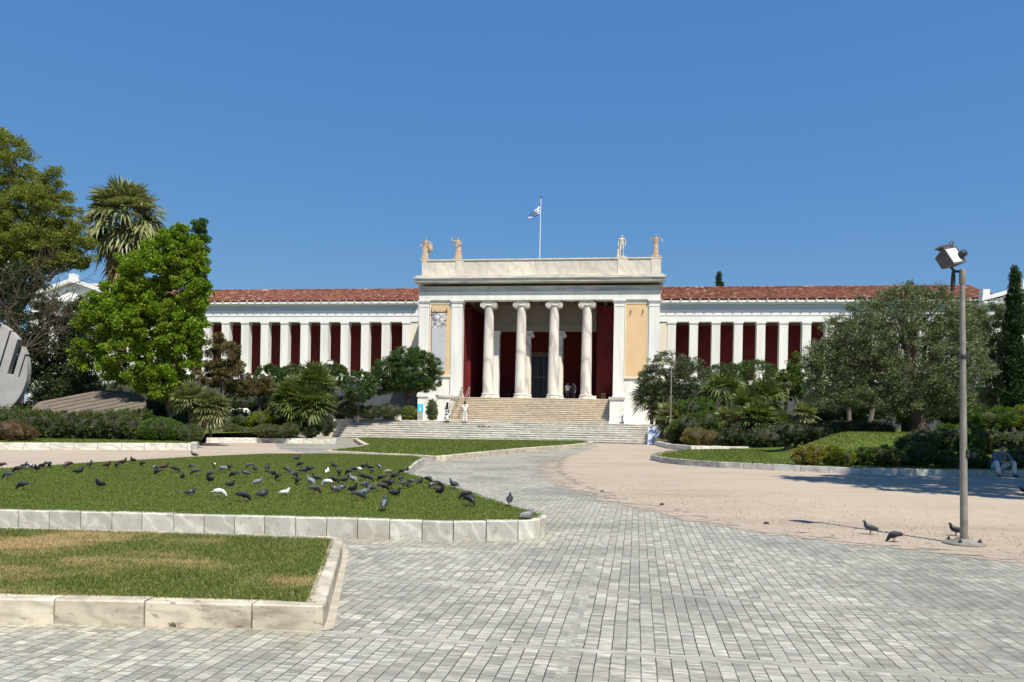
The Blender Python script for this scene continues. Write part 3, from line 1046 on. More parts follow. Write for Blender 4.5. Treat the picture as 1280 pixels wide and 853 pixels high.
blades([Vector((p.x, p.y, 0)) for p in (lk1[1], lk1[2], lk1[3], lk1[4], G(240, 548, .3), G(120, 547, .3), G(-60, 545, .3))], 220, 0.06, 0.018, lambda x, y: ztv(x, y) - 0.005, M['blade_b'],
       'grass strip between the hedge and its kerb', 5)

# ------------------------------------------------------------------ steps and terrace
ZT, NR = 1.53, 9
xa, xb = L(424, 548, -11.2).x, L(815, 556, -11.2).x
mb = MB()
rng = random.Random(4)
for i in range(NR):
    y0, z = -11.2 + 0.34 * i, ZT / NR * (i + 1)
    x = xa
    while x < xb - 0.01:
        ln = 1.1 + rng.random() * 0.9
        x2 = min(xb, x + ln)
        if xb - x2 < 0.4:
            x2 = xb
        e = (rng.random() - 0.5) * 0.02
        y1 = y0 + (0.36 if i < NR - 1 else 4.8)
        zz = z + (rng.random() - 0.5) * 0.012
        mb.box(x + 0.004, x2 - 0.004, y0 + e + 0.05, y1, -0.05, zz - 0.06)
        mb.box(x + 0.004, x2 - 0.004, y0 + e, y1, zz - 0.058, zz)
        x = x2
sp = mb.build('steps', M['step'])
sp.location, sp.rotation_euler = O, (0, 0, -TH)
tag(sp, 'wide worn marble steps up to the museum terrace', None, None, 'structure')
mb = MB()
mb.box(-26, 26, -8.3, 0.5, -0.05, ZT - 0.012)
tr = mb.build('terrace', M['step'])
tr.location, tr.rotation_euler = O, (0, 0, -TH)
tag(tr, 'pale paved terrace between the steps and the museum', None, None, 'structure')

# ------------------------------------------------------------------ the museum
museum = thing('museum', O, 'white neoclassical museum with ionic portico, oxblood walls and red tiled wings', 'museum', None, -TH)
ZS = 3.74                                            # portico floor


def zc(py, yl=0.0, px=672):
    return L(px, py, yl).z


def xc(px, yl=0.0, py=440):
    return L(px, py, yl).x


def bp(name, mb, mats, parent=None, smooth=False, bevel=0.0):
    return mb.build(name, mats, parent or museum, smooth, None, bevel)


ZCAP = zc(375)                                       # underside of the architrave
# lower body
mb = MB()
mb.box(xc(523), xc(824), 0.02, 20, 0.0, ZS)
bp('podium', mb, M['white_stone'])
# main staircase
NS = 13
xs0, xs1 = xc(562, -4.4, 520), xc(762, -4.4, 520)
mb = MB()
rng = random.Random(9)
for i in range(NS):
    y0 = -4.6 + 0.335 * i
    z = ZT + (ZS - ZT) * (i + 1) / NS
    x = xs0
    while x < xs1 - 0.01:
        x2 = min(xs1, x + 1.6 + rng.random() * 1.2)
        if xs1 - x2 < 0.6:
            x2 = xs1
        ze = z - (0.004 if i == NS - 1 else 0)
        y1 = y0 + (0.36 if i < NS - 1 else 0.5)
        mb.box(x + 0.004, x2 - 0.004, y0 + 0.055, y1, ZT - 0.1, ze - 0.062)
        mb.box(x + 0.004, x2 - 0.004, y0, y1, ze - 0.06, ze)
        x = x2
bp('staircase', mb, M['stair'])
# pedestals beside the stair
for (a, b, front) in ((546, 562, -4.75), (762, 779.5, -4.75)):
    x0, x1 = xc(a, front, 510), xc(b, front, 510)
    mb = MB()
    mb.box(x0, x1, front, 0.0, ZT - 0.05, ZS - 0.16)
    pd = bp('pedestal', mb, M['white_stone'])
    m2 = MB().box(x0 - 0.10, x1 + 0.10, front - 0.10, -0.03, ZS - 0.162, ZS + 0.03)
    bp('cap', m2, M['cornice'], pd)
    m2 = MB().box(x0 - 0.06, x1 + 0.06, front - 0.06, -0.04, ZT - 0.06, ZT + 0.22)
    bp('plinth', m2, M['white_stone'], pd)

# pilasters
def pilaster(p0, p1, y0=0.0, dp=0.9, parent=None, name='pilaster', zb=None, zt_=None):
    zb = ZS if zb is None else zb
    zt_ = ZCAP if zt_ is None else zt_
    x0, x1 = xc(p0, y0), xc(p1, y0)
    mb = MB().box(x0, x1, y0, y0 + dp, zb, zt_)
    o = bp(name, mb, M['white_stone'], parent)
    c = MB().box(x0 - 0.06, x1 + 0.06, y0 - 0.06, y0 + dp + 0.03, zt_ - 0.26, zt_ - 0.003).box(x0 - 0.11, x1 + 0.11, y0 - 0.11, y0 + dp + 0.04, zt_ - 0.13, zt_ - 0.002).box(x0 - 0.03, x1 + 0.03, y0 - 0.03, y0 + dp + 0.02, zt_ - 0.62, zt_ - 0.54)
    bp('capital', c, M['white_stone'], o)
    c = MB().box(x0 - 0.07, x1 + 0.07, y0 - 0.07, y0 + dp + 0.03, zb + 0.002, zb + 0.20).box(x0 - 0.04, x1 + 0.04, y0 - 0.04, y0 + dp + 0.02, zb + 0.20, zb + 0.34)
    bp('base', c, M['white_stone'], o)
    return o


for a, b in ((523, 535.5), (563.5, 577.2), (766.8, 780), (810.5, 823.7)):
    pilaster(a, b)
# wall bays between the pilasters: apricot panel above white dado
for a, b in ((535.5, 563.5), (780, 810.5)):
    x0, x1 = xc(a), xc(b)
    zo0, zo1 = zc(470), zc(380)
    bp('wall', MB().box(x0, x1, 0.18, 0.6, ZS, ZCAP), M['white_stone'])
    pn = bp('wall_panel', MB().box(x0 + 0.12, x1 - 0.12, 0.13, 0.19, zo0, zo1), M['orange'])
    k = MB()
    for (q0, q1, r0, r1) in ((x0 + 0.04, x0 + 0.12, zo0 - 0.08, zo1 + 0.08), (x1 - 0.12, x1 - 0.04, zo0 - 0.08, zo1 + 0.08)):
        k.box(q0, q1, 0.09, 0.19, r0, r1)
    k.box(x0 + 0.12, x1 - 0.12, 0.09, 0.188, zo1, zo1 + 0.08).box(x0 + 0.02, x1 - 0.02, 0.05, 0.188, zo0 - 0.16, zo0 - 0.002)
    bp('frame', k, M['cream'], pn)
    for q in (x0 + 0.55, x1 - 0.55):
        bp('hook', MB().tube([(q, 0.13, zo1 - 0.55), (q, 0.02, zo1 - 0.62), (q, 0.02, zo1 - 0.9)], 0.035, 6), M['steel_dark'], pn)
# interior
xi0, xi1 = xc(577.2), xc(766.8)
YB, YI = 10.5, 2.5
ZI = zc(375) + 0.12
bp('side_wall', MB().box(xi0 - 0.5, xi0 + 0.03, 0.9, YB, ZS, ZI), M['red'])
bp('side_wall', MB().box(xi1 - 0.03, xi1 + 0.5, 0.9, YB, ZS, ZI), M['red'])
dx0, dx1, dz1 = xc(664.5, YB), xc(687.5, YB), zc(447, YB)
bw = MB().box(xi0 - 0.3, dx0, YB, YB + 0.5, ZS, ZI).box(dx1, xi1 + 0.3, YB, YB + 0.5, ZS, ZI).box(dx0, dx1, YB, YB + 0.5, dz1, ZI)
bp('back_wall', bw, M['red'])
door = bp('door', MB().box(dx0 + 0.02, dx1 - 0.02, YB + 0.3, YB + 0.36, ZS, dz1), M['dark'])
k = MB().box(dx0 - 0.38, dx0, YB - 0.12, YB + 0.4, ZS, dz1 + 0.36).box(dx1, dx1 + 0.38, YB - 0.12, YB + 0.4, ZS, dz1 + 0.36).box(dx0, dx1, YB - 0.12, YB + 0.4, dz1, dz1 + 0.36).box(dx0 - 0.5, dx1 + 0.5, YB - 0.2, YB, dz1 + 0.362, dz1 + 0.55)
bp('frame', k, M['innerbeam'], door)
k = MB()
for f_ in (0.33, 0.66):
    q = dx0 + (dx1 - dx0) * f_
    k.box(q - 0.03, q + 0.03, YB + 0.22, YB + 0.29, ZS, dz1)
k.box(dx0 + 0.02, dx1 - 0.02, YB + 0.2, YB + 0.215, ZS + 2.55, ZS + 2.65)
bp('mullion', k, M['steel'], door)
bp('floor', MB().box(xi0, xi1, 0.3, YB, ZS - 0.2, ZS - 0.008), M['step'])
k = MB().box(xi0 - 0.4, xi1 + 0.4, 0.95, YB + 0.4, ZI + 0.001, ZI + 0.3)
for i in range(9):
    q = xi0 + (xi1 - xi0) * (i + 0.5) / 9
    k.box(q - 0.14, q + 0.14, 1.0, YI, ZI - 0.28, ZI)
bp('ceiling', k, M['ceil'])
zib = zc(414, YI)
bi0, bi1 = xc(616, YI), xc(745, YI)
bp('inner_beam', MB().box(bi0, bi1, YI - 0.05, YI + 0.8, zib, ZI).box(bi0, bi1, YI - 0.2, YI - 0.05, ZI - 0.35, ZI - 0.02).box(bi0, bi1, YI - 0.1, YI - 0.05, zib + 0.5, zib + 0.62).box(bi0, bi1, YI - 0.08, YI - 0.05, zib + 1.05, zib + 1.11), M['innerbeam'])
pilaster(616.4, 623.6, YI - 0.02, 0.8, None, 'inner_pilaster', None, zib)
for a, b in ((577.2, 588), (746, 766.8)):
    bp('red_pier', MB().box(max(xi0 + 0.02, xc(a, YI)), min(xi1 - 0.02, xc(b, YI)), YI + 0.02, YI + 0.7, ZS, ZI - 0.3), M['red'])


def ionic(name, x, y, zb, ztop, r, mat):
    h = ztop - zb
    o = bp(name, MB().lathe([(r * (1.0 - 0.16 * t ** 1.6), zb + 0.42 + (h - 1.0) * t) for t in [i / 10 for i in range(11)]] + [(r * 0.93, ztop - 0.56), (r * 0.86, ztop - 0.5)], (x, y), 28), mat, None, True)
    b = MB().lathe([(r * 1.28, zb), (r * 1.30, zb + 0.04), (r * 1.32, zb + 0.13), (r * 1.26, zb + 0.18), (r * 1.12, zb + 0.2), (r * 1.1, zb + 0.28), (r * 1.2, zb + 0.31), (r * 1.2, zb + 0.38), (r * 1.04, zb + 0.42)], (x, y), 28)
    bp('base', b, mat, o, True)
    c = MB()
    rv = r * 0.57
    zv = ztop - 0.16 - rv
    for sx in (-1, 1):
        cx = x + sx * r * 1.02
        vs, fs = [], []
        n = 26
        # rolled volute: a drum with a raised spiral on its face
        for yy in (y - r * 0.86, y + r * 0.86):
            for i in range(n):
                w = 2 * pi * i / n
                vs.append((cx + rv * math.cos(w), yy, zv + rv * math.sin(w)))
        fs = [(i, (i + 1) % n, n + (i + 1) % n, n + i) for i in range(n)] + [tuple(range(n)), tuple(range(n, 2 * n))[::-1]]
        c.add(vs, fs)
        sp_ = []
        for i in range(40):
            w = sx * (pi / 2 - 2 * pi * i / 16)
            q = rv * (0.93 - 0.8 * i / 39)
            sp_.append((cx + sx * 0 + q * math.cos(w) * 1, y - r * 0.88, zv + q * math.sin(pi / 2 - 2 * pi * i / 16)))
        c.tube(sp_, rv * 0.085, 5)
        c.ell((cx, y - r * 0.9, zv), (rv * 0.2, 0.03, rv * 0.2), 8, 5)
    c.box(x - r * 1.02, x + r * 1.02, y - r * 0.82, y + r * 0.82, zv + rv * 0.25, ztop - 0.13)
    c.lathe([(r * 0.86, ztop - 0.56), (r * 1.02, ztop - 0.5), (r * 1.05, ztop - 0.42), (r * 0.95, ztop - 0.36)], (x, y), 24)
    c.box(x - r * 1.3, x + r * 1.3, y - r * 0.98, y + r * 0.98, ztop - 0.129, ztop - 0.003)
    bp('capital', c, mat, o, True)
    return o


for px in (610.7, 651.2, 692.2, 733.2):
    ionic('column', xc(px, 0.55), 0.55, ZS, ZCAP, 0.50, M['column'])
for px in (659.5, 699.5):
    ionic('inner_column', xc(px, YI + 0.35), YI + 0.35, ZS, zib, 0.40, M['column'])
# entablature, cornice, parapet
x0, x1 = xc(523.0), xc(824.5)
bp('architrave', MB().box(x0, x1, -0.03, 1.0, ZCAP, zc(366)).box(x0 - 0.06, x1 + 0.06, -0.10, 1.0, zc(366), zc(364.3)).box(x0 - 0.02, x0 + 1.2, 1.0, 20, ZCAP - 1, zc(366)).box(x1 - 1.2, x1 + 0.02, 1.0, 20, ZCAP - 1, zc(366)), M['white_stone'])
bp('frieze', MB().box(x0, x1, 0.0, 20, zc(364.3), zc(358.8)), M['cornice'])
k = MB()
ex = 0.42
k.box(x0 - 0.1, x1 + 0.1, -0.12, 20.1, zc(359.5), zc(357.8))
k.box(x0 - ex * 0.7, x1 + ex * 0.7, -ex * 1.3, 20.3, zc(354.2), zc(353.2))
k.box(x0 - ex * 0.8, x1 + ex * 0.8, -ex * 1.5, 20.35, zc(353.2), zc(349.2))
k.box(x0 - ex, x1 + ex, -ex * 1.8, 20.4, zc(349.2), zc(347.0))
bp('cornice', k, M['cornice'])
k = MB().box(x0 - ex * 0.6, x1 + ex * 0.6, -ex * 0.9, 20.2, zc(347.0), zc(344.2))
bp('blocking_course', k, M['cornice'])
k = MB()
zp0, zp1 = zc(344.2), zc(324.4)
rng = random.Random(2)
q = xc(525.2)
xe = xc(824.6)
k.box(q + 0.3, xe - 0.3, 0.25, 0.7, zp0, zp1 - 0.01)
while q < xe - 0.05:
    q2 = min(xe, q + rng.choice((1.3, 1.9, 2.4, 1.0)))
    if xe - q2 < 0.6:
        q2 = xe
    k.box(q + 0.006, q2 - 0.006, 0.12, 0.3, zp0, zp1 - 0.012)
    q = q2
k.box(xc(525.2), xc(525.2) + 0.3, 0.30, 19, zp0, zp1 - 0.012)
k.box(xe - 0.3, xe, 0.30, 19, zp0, zp1 - 0.012)
pp = bp('parapet', k, M['parapet'])
k = MB().box(xc(525.2) - 0.08, xe + 0.08, 0.04, 0.85, zp1 - 0.011, zp1 + 0.1)
bp('coping', k, M['parapet'], pp)
for a, b in ((525.2, 531.5), (566.8, 577.5), (770, 782.5), (812, 824.6)):
    bp('parapet_pier', MB().box(xc(a) + 0.01, xc(b) - 0.01, 0.06, 0.6, zp0, zp1 - 0.013), M['parapet'], pp)
bp('roof_deck', MB().box(x0 + 0.3, x1 - 0.3, 0.6, 19.5, zp0, zp0 + 0.3), M['roofdeck'])
ZPT = zp1 + 0.1


# wings ---------------------------------------------------------
YW = 6.0


def tiles(name, xa_, xb_, ye, ze, yr, zr, parent=None):
    """pan and cover roof tiles: a sheet waved across the slope, with stepped courses"""
    per, seg = 0.30, 6
    n = int(round((xb_ - xa_) / per)) * seg
    nc = 14
    rs = np.random.RandomState(int(abs(xa_) * 7) % 1000)
    vs, fs = [], []
    wob = rs.normal(size=(nc + 1, n // seg + 2)) * 0.012
    for j in range(nc):
        for e in (0, 1):
            t = (j + e) / nc
            for i in range(n + 1):
                x = xa_ + (xb_ - xa_) * i / n
                w = abs(math.sin(pi * i / seg)) ** 0.7 * 0.10
                lift = 0.05 * (1 - e) + wob[j, i // seg]
                vs.append((x, ye + (yr - ye) * t, ze + (zr - ze) * t + w + lift))
    for r in range(2 * nc - 1):
        for i in range(n):
            a = r * (n + 1) + i
            fs.append((a, a + 1, a + n + 2, a + n + 1))
    o = MB()
    o.add(vs, fs)
    return bp(name, o, M['tile'], parent)


def tile_mat():
    m, t, out = new_mat('terracotta_tiles')
    co = objco(t)
    s = nd(t, 'ShaderNodeSeparateXYZ')
    t.links.new(co, s.inputs[0])
    cx = math_n(t, 'FLOOR', math_n(t, 'DIVIDE', s.outputs[0], 0.30))
    cy = math_n(t, 'FLOOR', math_n(t, 'DIVIDE', s.outputs[1], 0.42))
    w = nd(t, 'ShaderNodeTexWhiteNoise', noise_dimensions='3D')
    t.links.new(nd(t, 'ShaderNodeCombineXYZ', i_X=cx, i_Y=cy).outputs[0], w.inputs['Vector'])
    c = ramp(t, w.outputs['Value'], [(0.0, (0.115, 0.042, 0.026)), (0.4, (0.18, 0.066, 0.040)), (0.8, (0.26, 0.105, 0.062)), (0.96, (0.30, 0.15, 0.095)), (1.0, (0.44, 0.32, 0.24))])
    n = noise(t, co, 1.1, 5, 0.6)
    c = mix(t, math_n(t, 'MULTIPLY', ramp(t, n, [(0.45, 0.0), (0.7, 1.0)]), 0.45), c, (0.10, 0.052, 0.04))
    bsdf(t, out, c, 0.8, 0.2, 0, bump(t, noise(t, co, 25, 4), 0.3, 0.02))
    return m


M['tile'] = tile_mat()


def avg(py_l, py_r, yl):
    return 0.5 * (L(395, py_l, yl).z + L(937, py_r, yl).z)


zE, zRg = avg(375.5, 378.5, YW - 0.5), avg(360, 361.8, YW + 6.5)
zA, zB0 = avg(401, 404, YW), avg(471.5, 474.5, YW)
print('wing heights', L(395, 375.5, YW).z, L(937, 378.5, YW).z, L(395, 401, YW).z, L(937, 404, YW).z, 'cap', ZCAP, L(600, 375, 0).z, 'ridge', zRg, 'base', zB0)


def xw(px):
    return L(px, 420, YW).x


def wing(xin, xout, cols, hw, endpil):
    """one side wing from the portico outwards"""
    lo, hi = min(xin, xout), max(xin, xout)
    bp('wing_podium', MB().box(lo, hi, YW - 0.35, YW + 9, 0.0, zB0 - 0.45), M['podium'])
    bp('wing_plinth', MB().box(lo, hi, YW - 0.45, YW + 4, zB0 - 0.45, zB0), M['white_stone'])
    bp('wing_wall', MB().box(lo, hi, YW + 3.6, YW + 4.1, zB0, zA + 0.3), M['red'])
    bp('wing_ceiling', MB().box(lo, hi, YW + 0.8, YW + 3.6, zA + 0.05, zA + 0.3), M['ceil'])
    k = MB().box(lo, hi, YW - 0.02, YW + 0.8, zA, avg(393.6, 396.6, YW)).box(lo, hi, YW - 0.06, YW + 0.8, avg(393.6, 396.6, YW), avg(386.6, 389.6, YW))
    bp('wing_architrave', k, M['white'])
    bp('wing_frieze', MB().box(lo, hi, YW - 0.05, YW + 4.1, avg(386.6, 389.6, YW) + 0.002, avg(380, 383, YW)), M['blue'])
    k = MB().box(lo, hi, YW - 0.30, YW + 4.1, avg(380, 383, YW) + 0.001, avg(378.4, 381.4, YW)).box(lo, hi, YW - 0.55, YW + 4.1, avg(378.4, 381.4, YW) + 0.001, zE)
    bp('wing_cornice', k, M['white'])
    for x in cols:
        p = bp('pillar', MB().box(x - hw, x + hw, YW + 0.01, YW + 0.75, zB0, zA), M['white_stone'])
        c = MB().box(x - hw - 0.05, x + hw + 0.05, YW - 0.05, YW + 0.78, zA - 0.18, zA - 0.003)
        bp('capital', c, M['white_stone'], p)
    for a, b in endpil:
        bp('end_wall', MB().box(min(a, b), max(a, b), YW + 0.06, YW + 3.6, zB0, zA), M['cream'])
    rf = tiles('wing_roof', lo, hi, YW - 0.62, zE + 0.05, YW + 6.5, zRg - 0.1)
    bp('roof_slab', MB().prism([(YW - 0.54, zE + 0.002), (YW - 0.54, zE + 0.04), (YW + 6.5, zRg - 0.14), (YW + 6.5, zE + 0.002)], lo + 0.02, hi - 0.02, 'x'), M['white'], rf)
    q = lo + 0.15
    while q < hi:
        bp('antefix', MB().prism([(q - 0.07, zE + 0.02), (q + 0.07, zE + 0.02), (q + 0.06, zE + 0.1), (q, zE + 0.12 + 0.10 * random.random()), (q - 0.06, zE + 0.1)], YW - 0.70, YW - 0.60, 'y'), M['cornice'], rf)
        q += 0.9
    bp('ridge_tile', MB().tube([(lo, YW + 6.5, zRg - 0.02), (hi, YW + 6.5, zRg - 0.02)], 0.12, 8), M['tile'], rf)


cl = [281.6, 306.2, 331, 356, 381, 406.4, 431.6, 457, 482.3, 507.8]
xl = [xw(p) for p in cl]
stp = (xl[-1] - xl[0]) / 9
xl = [xl[-1] - stp * i for i in range(16)]
crx = [xw(p) for p in (839.6, 867.2, 895.2, 923.2, 951.3, 979.6, 1008.4)]
st2 = (crx[-1] - crx[0]) / 6
print('pillar spacing', stp, st2)
crx = [crx[0] + st2 * i for i in range(15)]
wing(xw(522.5), xl[-1] - 0.5, xl, 0.42, ((xw(512.5), xw(522.5)),))
wing(xw(824), crx[-1] + 0.5, crx, 0.40, ((xw(824), xw(835.5)),))


def pavilion(p0, p1, apex, y_base, y_ap, yl, label):
    """gabled end pavilion: pediment over a wall with pilasters"""
    a, b, c = L(p0, y_base, yl), L(p1, y_base, yl), L(apex, y_ap, yl)
    xm = (a.x + b.x) / 2
    zb = (a.z + b.z) / 2
    zap = c.z
    h = zap - zb
    pv_ = bp('end_pavilion', MB().box(a.x + 0.3, b.x - 0.3, yl, yl + 14, 0, zb - 1.3), M['white_stone'])
    bp('entablature', MB().box(a.x + 0.22, b.x - 0.22, yl - 0.06, yl + 14.1, zb - 1.3, zb - 0.3).box(a.x, b.x, yl - 0.4, yl + 14.4, zb - 0.3, zb - 0.02), M['white'], pv_)
    bp('pediment', MB().prism([(a.x + 0.3, zb - 0.02), (b.x - 0.3, zb - 0.02), (xm, zap - 0.45)], yl + 0.05, yl + 14, 'y'), M['white'], pv_)
    k = MB()
    for s, q in ((1, a.x), (-1, b.x)):
        k.prism([(q - s * 0.15, zb - 0.02), (q - s * 0.15, zb + 0.33), (xm, zap), (xm, zap - 0.36)] if s > 0 else [(q + 0.15, zb - 0.02), (xm, zap - 0.36), (xm, zap), (q + 0.15, zb + 0.33)], yl - 0.45, yl + 0.3, 'y')
    bp('raking_cornice', k, M['white'], pv_)
    k = MB()
    for s, q in ((1, a.x), (-1, b.x)):
        k.add([(q - s * 0.1, yl + 0.3, zb + 0.25), (xm, yl + 0.3, zap - 0.06), (xm, yl + 14.4, zap - 0.06), (q - s * 0.1, yl + 14.4, zb + 0.25)], [(0, 1, 2, 3)])
    bp('pavilion_roof', k, M['tile'], pv_)
    n = 5
    for i in range(n):
        x = a.x + 0.9 + (b.x - a.x - 1.8) * i / (n - 1)
        bp('pilaster', MB().box(x - 0.4, x + 0.4, yl - 0.12, yl + 0.1, 0, zb - 1.3), M['white_stone'], pv_)
    for i in range(n - 1):
        x = a.x + 0.9 + (b.x - a.x - 1.8) * (i + 0.5) / (n - 1)
        w = bp('window', MB().box(x - 0.55, x + 0.55, yl - 0.03, yl + 0.1, zb - 6.5, zb - 3.2), M['dark'], pv_)
    for q in (a.x + 0.25, b.x - 0.25):
        bp('corner_block', MB().box(q - 0.28, q + 0.28, yl - 0.3, yl + 0.4, zb + 0.2, zb + 1.05), M['white'], pv_)
    bp('corner_block', MB().box(xm - 0.3, xm + 0.3, yl - 0.3, yl + 0.4, zap - 0.1, zap + 0.5), M['white'], pv_)
    return a, b, zb, zap


pavilion(34, 150, 93, 374, 349, 1.5, '')
pavilion(1227, 1336, 1281, 377, 357, 2.5, '')
# higher white attic behind the left gable
a_, b_ = L(60, 345, 12), L(150, 345, 12)
bp('attic', MB().box(a_.x, b_.x, 16.2, 24, 8, L(110, 346, 12).z), M['white'])

# ------------------------------------------------------------------ things on the museum
def skin(verts, edges, radii, sub=2, root=0):
    me = bpy.data.meshes.new('tmp')
    me.from_pydata([tuple(v) for v in verts], edges, [])
    ob = bpy.data.objects.new('tmp', me)
    COL.objects.link(ob)
    ob.modifiers.new('s', 'SKIN')
    for i, r in enumerate(radii):
        d = me.skin_vertices[0].data[i]
        d.radius = r if isinstance(r, tuple) else (r, r)
        d.use_root = (i == root)
    if sub:
        s = ob.modifiers.new('d', 'SUBSURF')
        s.levels = s.render_levels = sub
    dg = bpy.context.evaluated_depsgraph_get()
    out = bpy.data.meshes.new_from_object(ob.evaluated_get(dg))
    bpy.data.objects.remove(ob)
    return out


def figure_mesh(j, extra=(), fat=1.0, fingers=True):
    """j: joints in metres. One continuous body grown over a skeleton, with face, ears and five fingers a hand"""
    names = ['pelvis', 'belly', 'chest', 'neck', 'jaw', 'crown', 'shL', 'elL', 'wrL', 'haL', 'shR', 'elR', 'wrR', 'haR', 'hipL', 'knL', 'anL', 'toL', 'hipR', 'knR', 'anR', 'toR']
    R = {'pelvis': (.145, .11), 'belly': (.13, .10), 'chest': (.155, .115), 'neck': .055, 'jaw': .075, 'crown': .088, 'sh': .062, 'el': .042, 'wr': .028, 'ha': (.040, .018), 'hip': .088, 'kn': .058, 'an': .038, 'to': (.042, .028)}
    V = [Vector(j[n]) for n in names]
    rad_ = []
    for n in names:
        r = R.get(n) or R.get(n[:-1])
        rad_.append(tuple(x * fat for x in r) if isinstance(r, tuple) else r * (fat if n not in ('jaw', 'crown') else 1))
    ix = {n: i for i, n in enumerate(names)}
    E = [('pelvis', 'belly'), ('belly', 'chest'), ('chest', 'neck'), ('neck', 'jaw'), ('jaw', 'crown')]
    for s in 'LR':
        E += [('chest', 'sh' + s), ('sh' + s, 'el' + s), ('el' + s, 'wr' + s), ('wr' + s, 'ha' + s), ('pelvis', 'hip' + s), ('hip' + s, 'kn' + s), ('kn' + s, 'an' + s), ('an' + s, 'to' + s)]
    me = skin(V, [(ix[a], ix[b]) for a, b in E], rad_, 2)
    mb = MB().mesh(me)
    f = Vector(j['face']).normalized()
    up = (V[ix['crown']] - V[ix['jaw']]).normalized()
    sd = f.cross(up).normalized()
    hc = V[ix['jaw']].lerp(V[ix['crown']], 0.5)
    mb.ell(hc + f * 0.088 - up * 0.005, (0.014, 0.014, 0.022), 8, 6)
    for s in (-1, 1):
        mb.ell(hc + sd * s * 0.08, (0.014, 0.02, 0.03), 8, 6)
    if fingers:
        for s in 'LR':
            w, h = V[ix['wr' + s]], V[ix['ha' + s]]
            d = (h - w).normalized()
            a = d.cross(Vector((0.3, 0.8, 0.2))).normalized()
            b = d.cross(a)
            for k, (o_, ln) in enumerate(((-.030, .075), (-.010, .088), (.010, .082), (.028, .062))):
                mb.tube([h + a * o_ * 0.8, h + a * o_ + d * ln * 0.6, h + a * o_ * 1.05 + d * ln + b * ln * 0.25], [.010, .009, .007], 6)
            mb.tube([w.lerp(h, 0.4) - a * 0.02, w.lerp(h, 0.8) - a * 0.055, h - a * 0.06 + d * 0.03], [.012, .011, .008], 6)
    return mb, V, ix


def stand(arm_l, arm_r, h=1.75, stance=0.1, face=(0, -1, 0), lead=0.0):
    s = h / 1.75
    j = dict(pelvis=(0, 0, .95), belly=(0, -.01, 1.1), chest=(0, 0, 1.3), neck=(0, .0, 1.49), jaw=(0, -.015, 1.57), crown=(0, 0, 1.67), face=face,
             hipL=(-.09, 0, .90), knL=(-stance, -.02 - lead, .5), anL=(-stance * 1.1, .03 - lead, .08), toL=(-stance * 1.2, -.13 - lead, .03),
             hipR=(.09, 0, .90), knR=(stance, -.02 + lead * .5, .5), anR=(stance * 1.1, .03 + lead, .08), toR=(stance * 1.2, -.13 + lead, .03),
             shL=(-.19, 0, 1.40), shR=(.19, 0, 1.40))
    for s_, a in (('L', arm_l), ('R', arm_r)):
        for k, p in zip(('el', 'wr', 'ha'), a):
            j[k + s_] = p
    return {k: (tuple(x * s for x in v) if k != 'face' else v) for k, v in j.items()}


AD_L = ((-.24, .02, 1.12), (-.25, -.05, .87), (-.25, -.08, .78))
AD_R = ((.24, .02, 1.12), (.25, -.05, .87), (.25, -.08, .78))


def statue(px, label, joints, mat, robe, shield=None):
    base = LW(xc(px, 0.45, 320), 0.45, ZPT)
    t = thing('statue', base, label, 'statue', 'statues on the portico parapet', -TH)
    t.scale = (1.2, 1.2, 1.1)
    bp('base', MB().box(-0.36, 0.36, -0.32, 0.32, 0.0, 0.13), mat, t, False, 0.02)
    mb, V, ix = figure_mesh(joints, fingers=False)
    q = MB()
    q.v, q.f, q.m = [tuple(Vector(v) * 1.06 + Vector((0, 0, 0.15))) for v in mb.v], mb.f, mb.m
    bp('figure', q, mat, t, True)
    r = MB()
    for prof in robe:
        vs, fs = [], []
        n = 40
        z0, z1 = prof['z0'], prof['z1']
        m = 12
        for i in range(m + 1):
            u = i / m
            z = z0 + (z1 - z0) * u
            rx = prof['rx0'] + (prof['rx1'] - prof['rx0']) * u ** 0.7
            for k in range(n):
                w = 2 * pi * k / n
                f_ = 1 + 0.09 * math.sin(k * 1.9 + u * 2.2 + prof.get('ph', 0)) * (1 - 0.4 * u)
                vs.append((prof.get('cx', 0) + prof.get('lean', 0) * (1 - u) + rx * f_ * math.cos(w), rx * 0.8 * f_ * math.sin(w), z * 1.06 + 0.15 + 0.05 * math.sin(w * 2 + 1) * (1 - u)))
        for i in range(m):
            for k in range(n):
                k2 = (k + 1) % n
                fs.append((i * n + k, i * n + k2, (i + 1) * n + k2, (i + 1) * n + k))
        fs.append(tuple(range(n))[::-1])
        fs.append(tuple(m * n + k for k in range(n)))
        r.add(vs, fs)
    if shield:
        r.ell(shield[0], shield[1], 16, 10, 0, 0.05)
    if r.v:
        bp('drapery', r, mat, t, True)
    return t


statue(532, 'stone statue at the outer corner with drapery bulging from its bent arm', stand(((-.33, .02, 1.2), (-.36, -.1, .98), (-.33, -.14, .9)), ((.40, .0, 1.28), (.52, -.1, 1.18), (.56, -.12, 1.1)), lead=.08),
       M['statue'], [dict(z0=0.02, z1=1.0, rx0=.27, rx1=.17, cx=-.06), dict(z0=.95, z1=1.4, rx0=.17, rx1=.2, ph=1)], ((.36, .02, 1.05), (.22, .16, .42)))
statue(572, 'stone statue in a long robe holding one arm raised towards the flagpole side corner', stand(((-.42, -.02, 1.42), (-.50, -.06, 1.68), (-.52, -.08, 1.76)), ((.30, -.02, 1.15), (.12, -.2, 1.08), (.05, -.22, 1.08)), lead=.05),
       M['statue'], [dict(z0=0.0, z1=1.0, rx0=.30, rx1=.19, cx=.05), dict(z0=.9, z1=1.38, rx0=.22, rx1=.19, ph=2)])
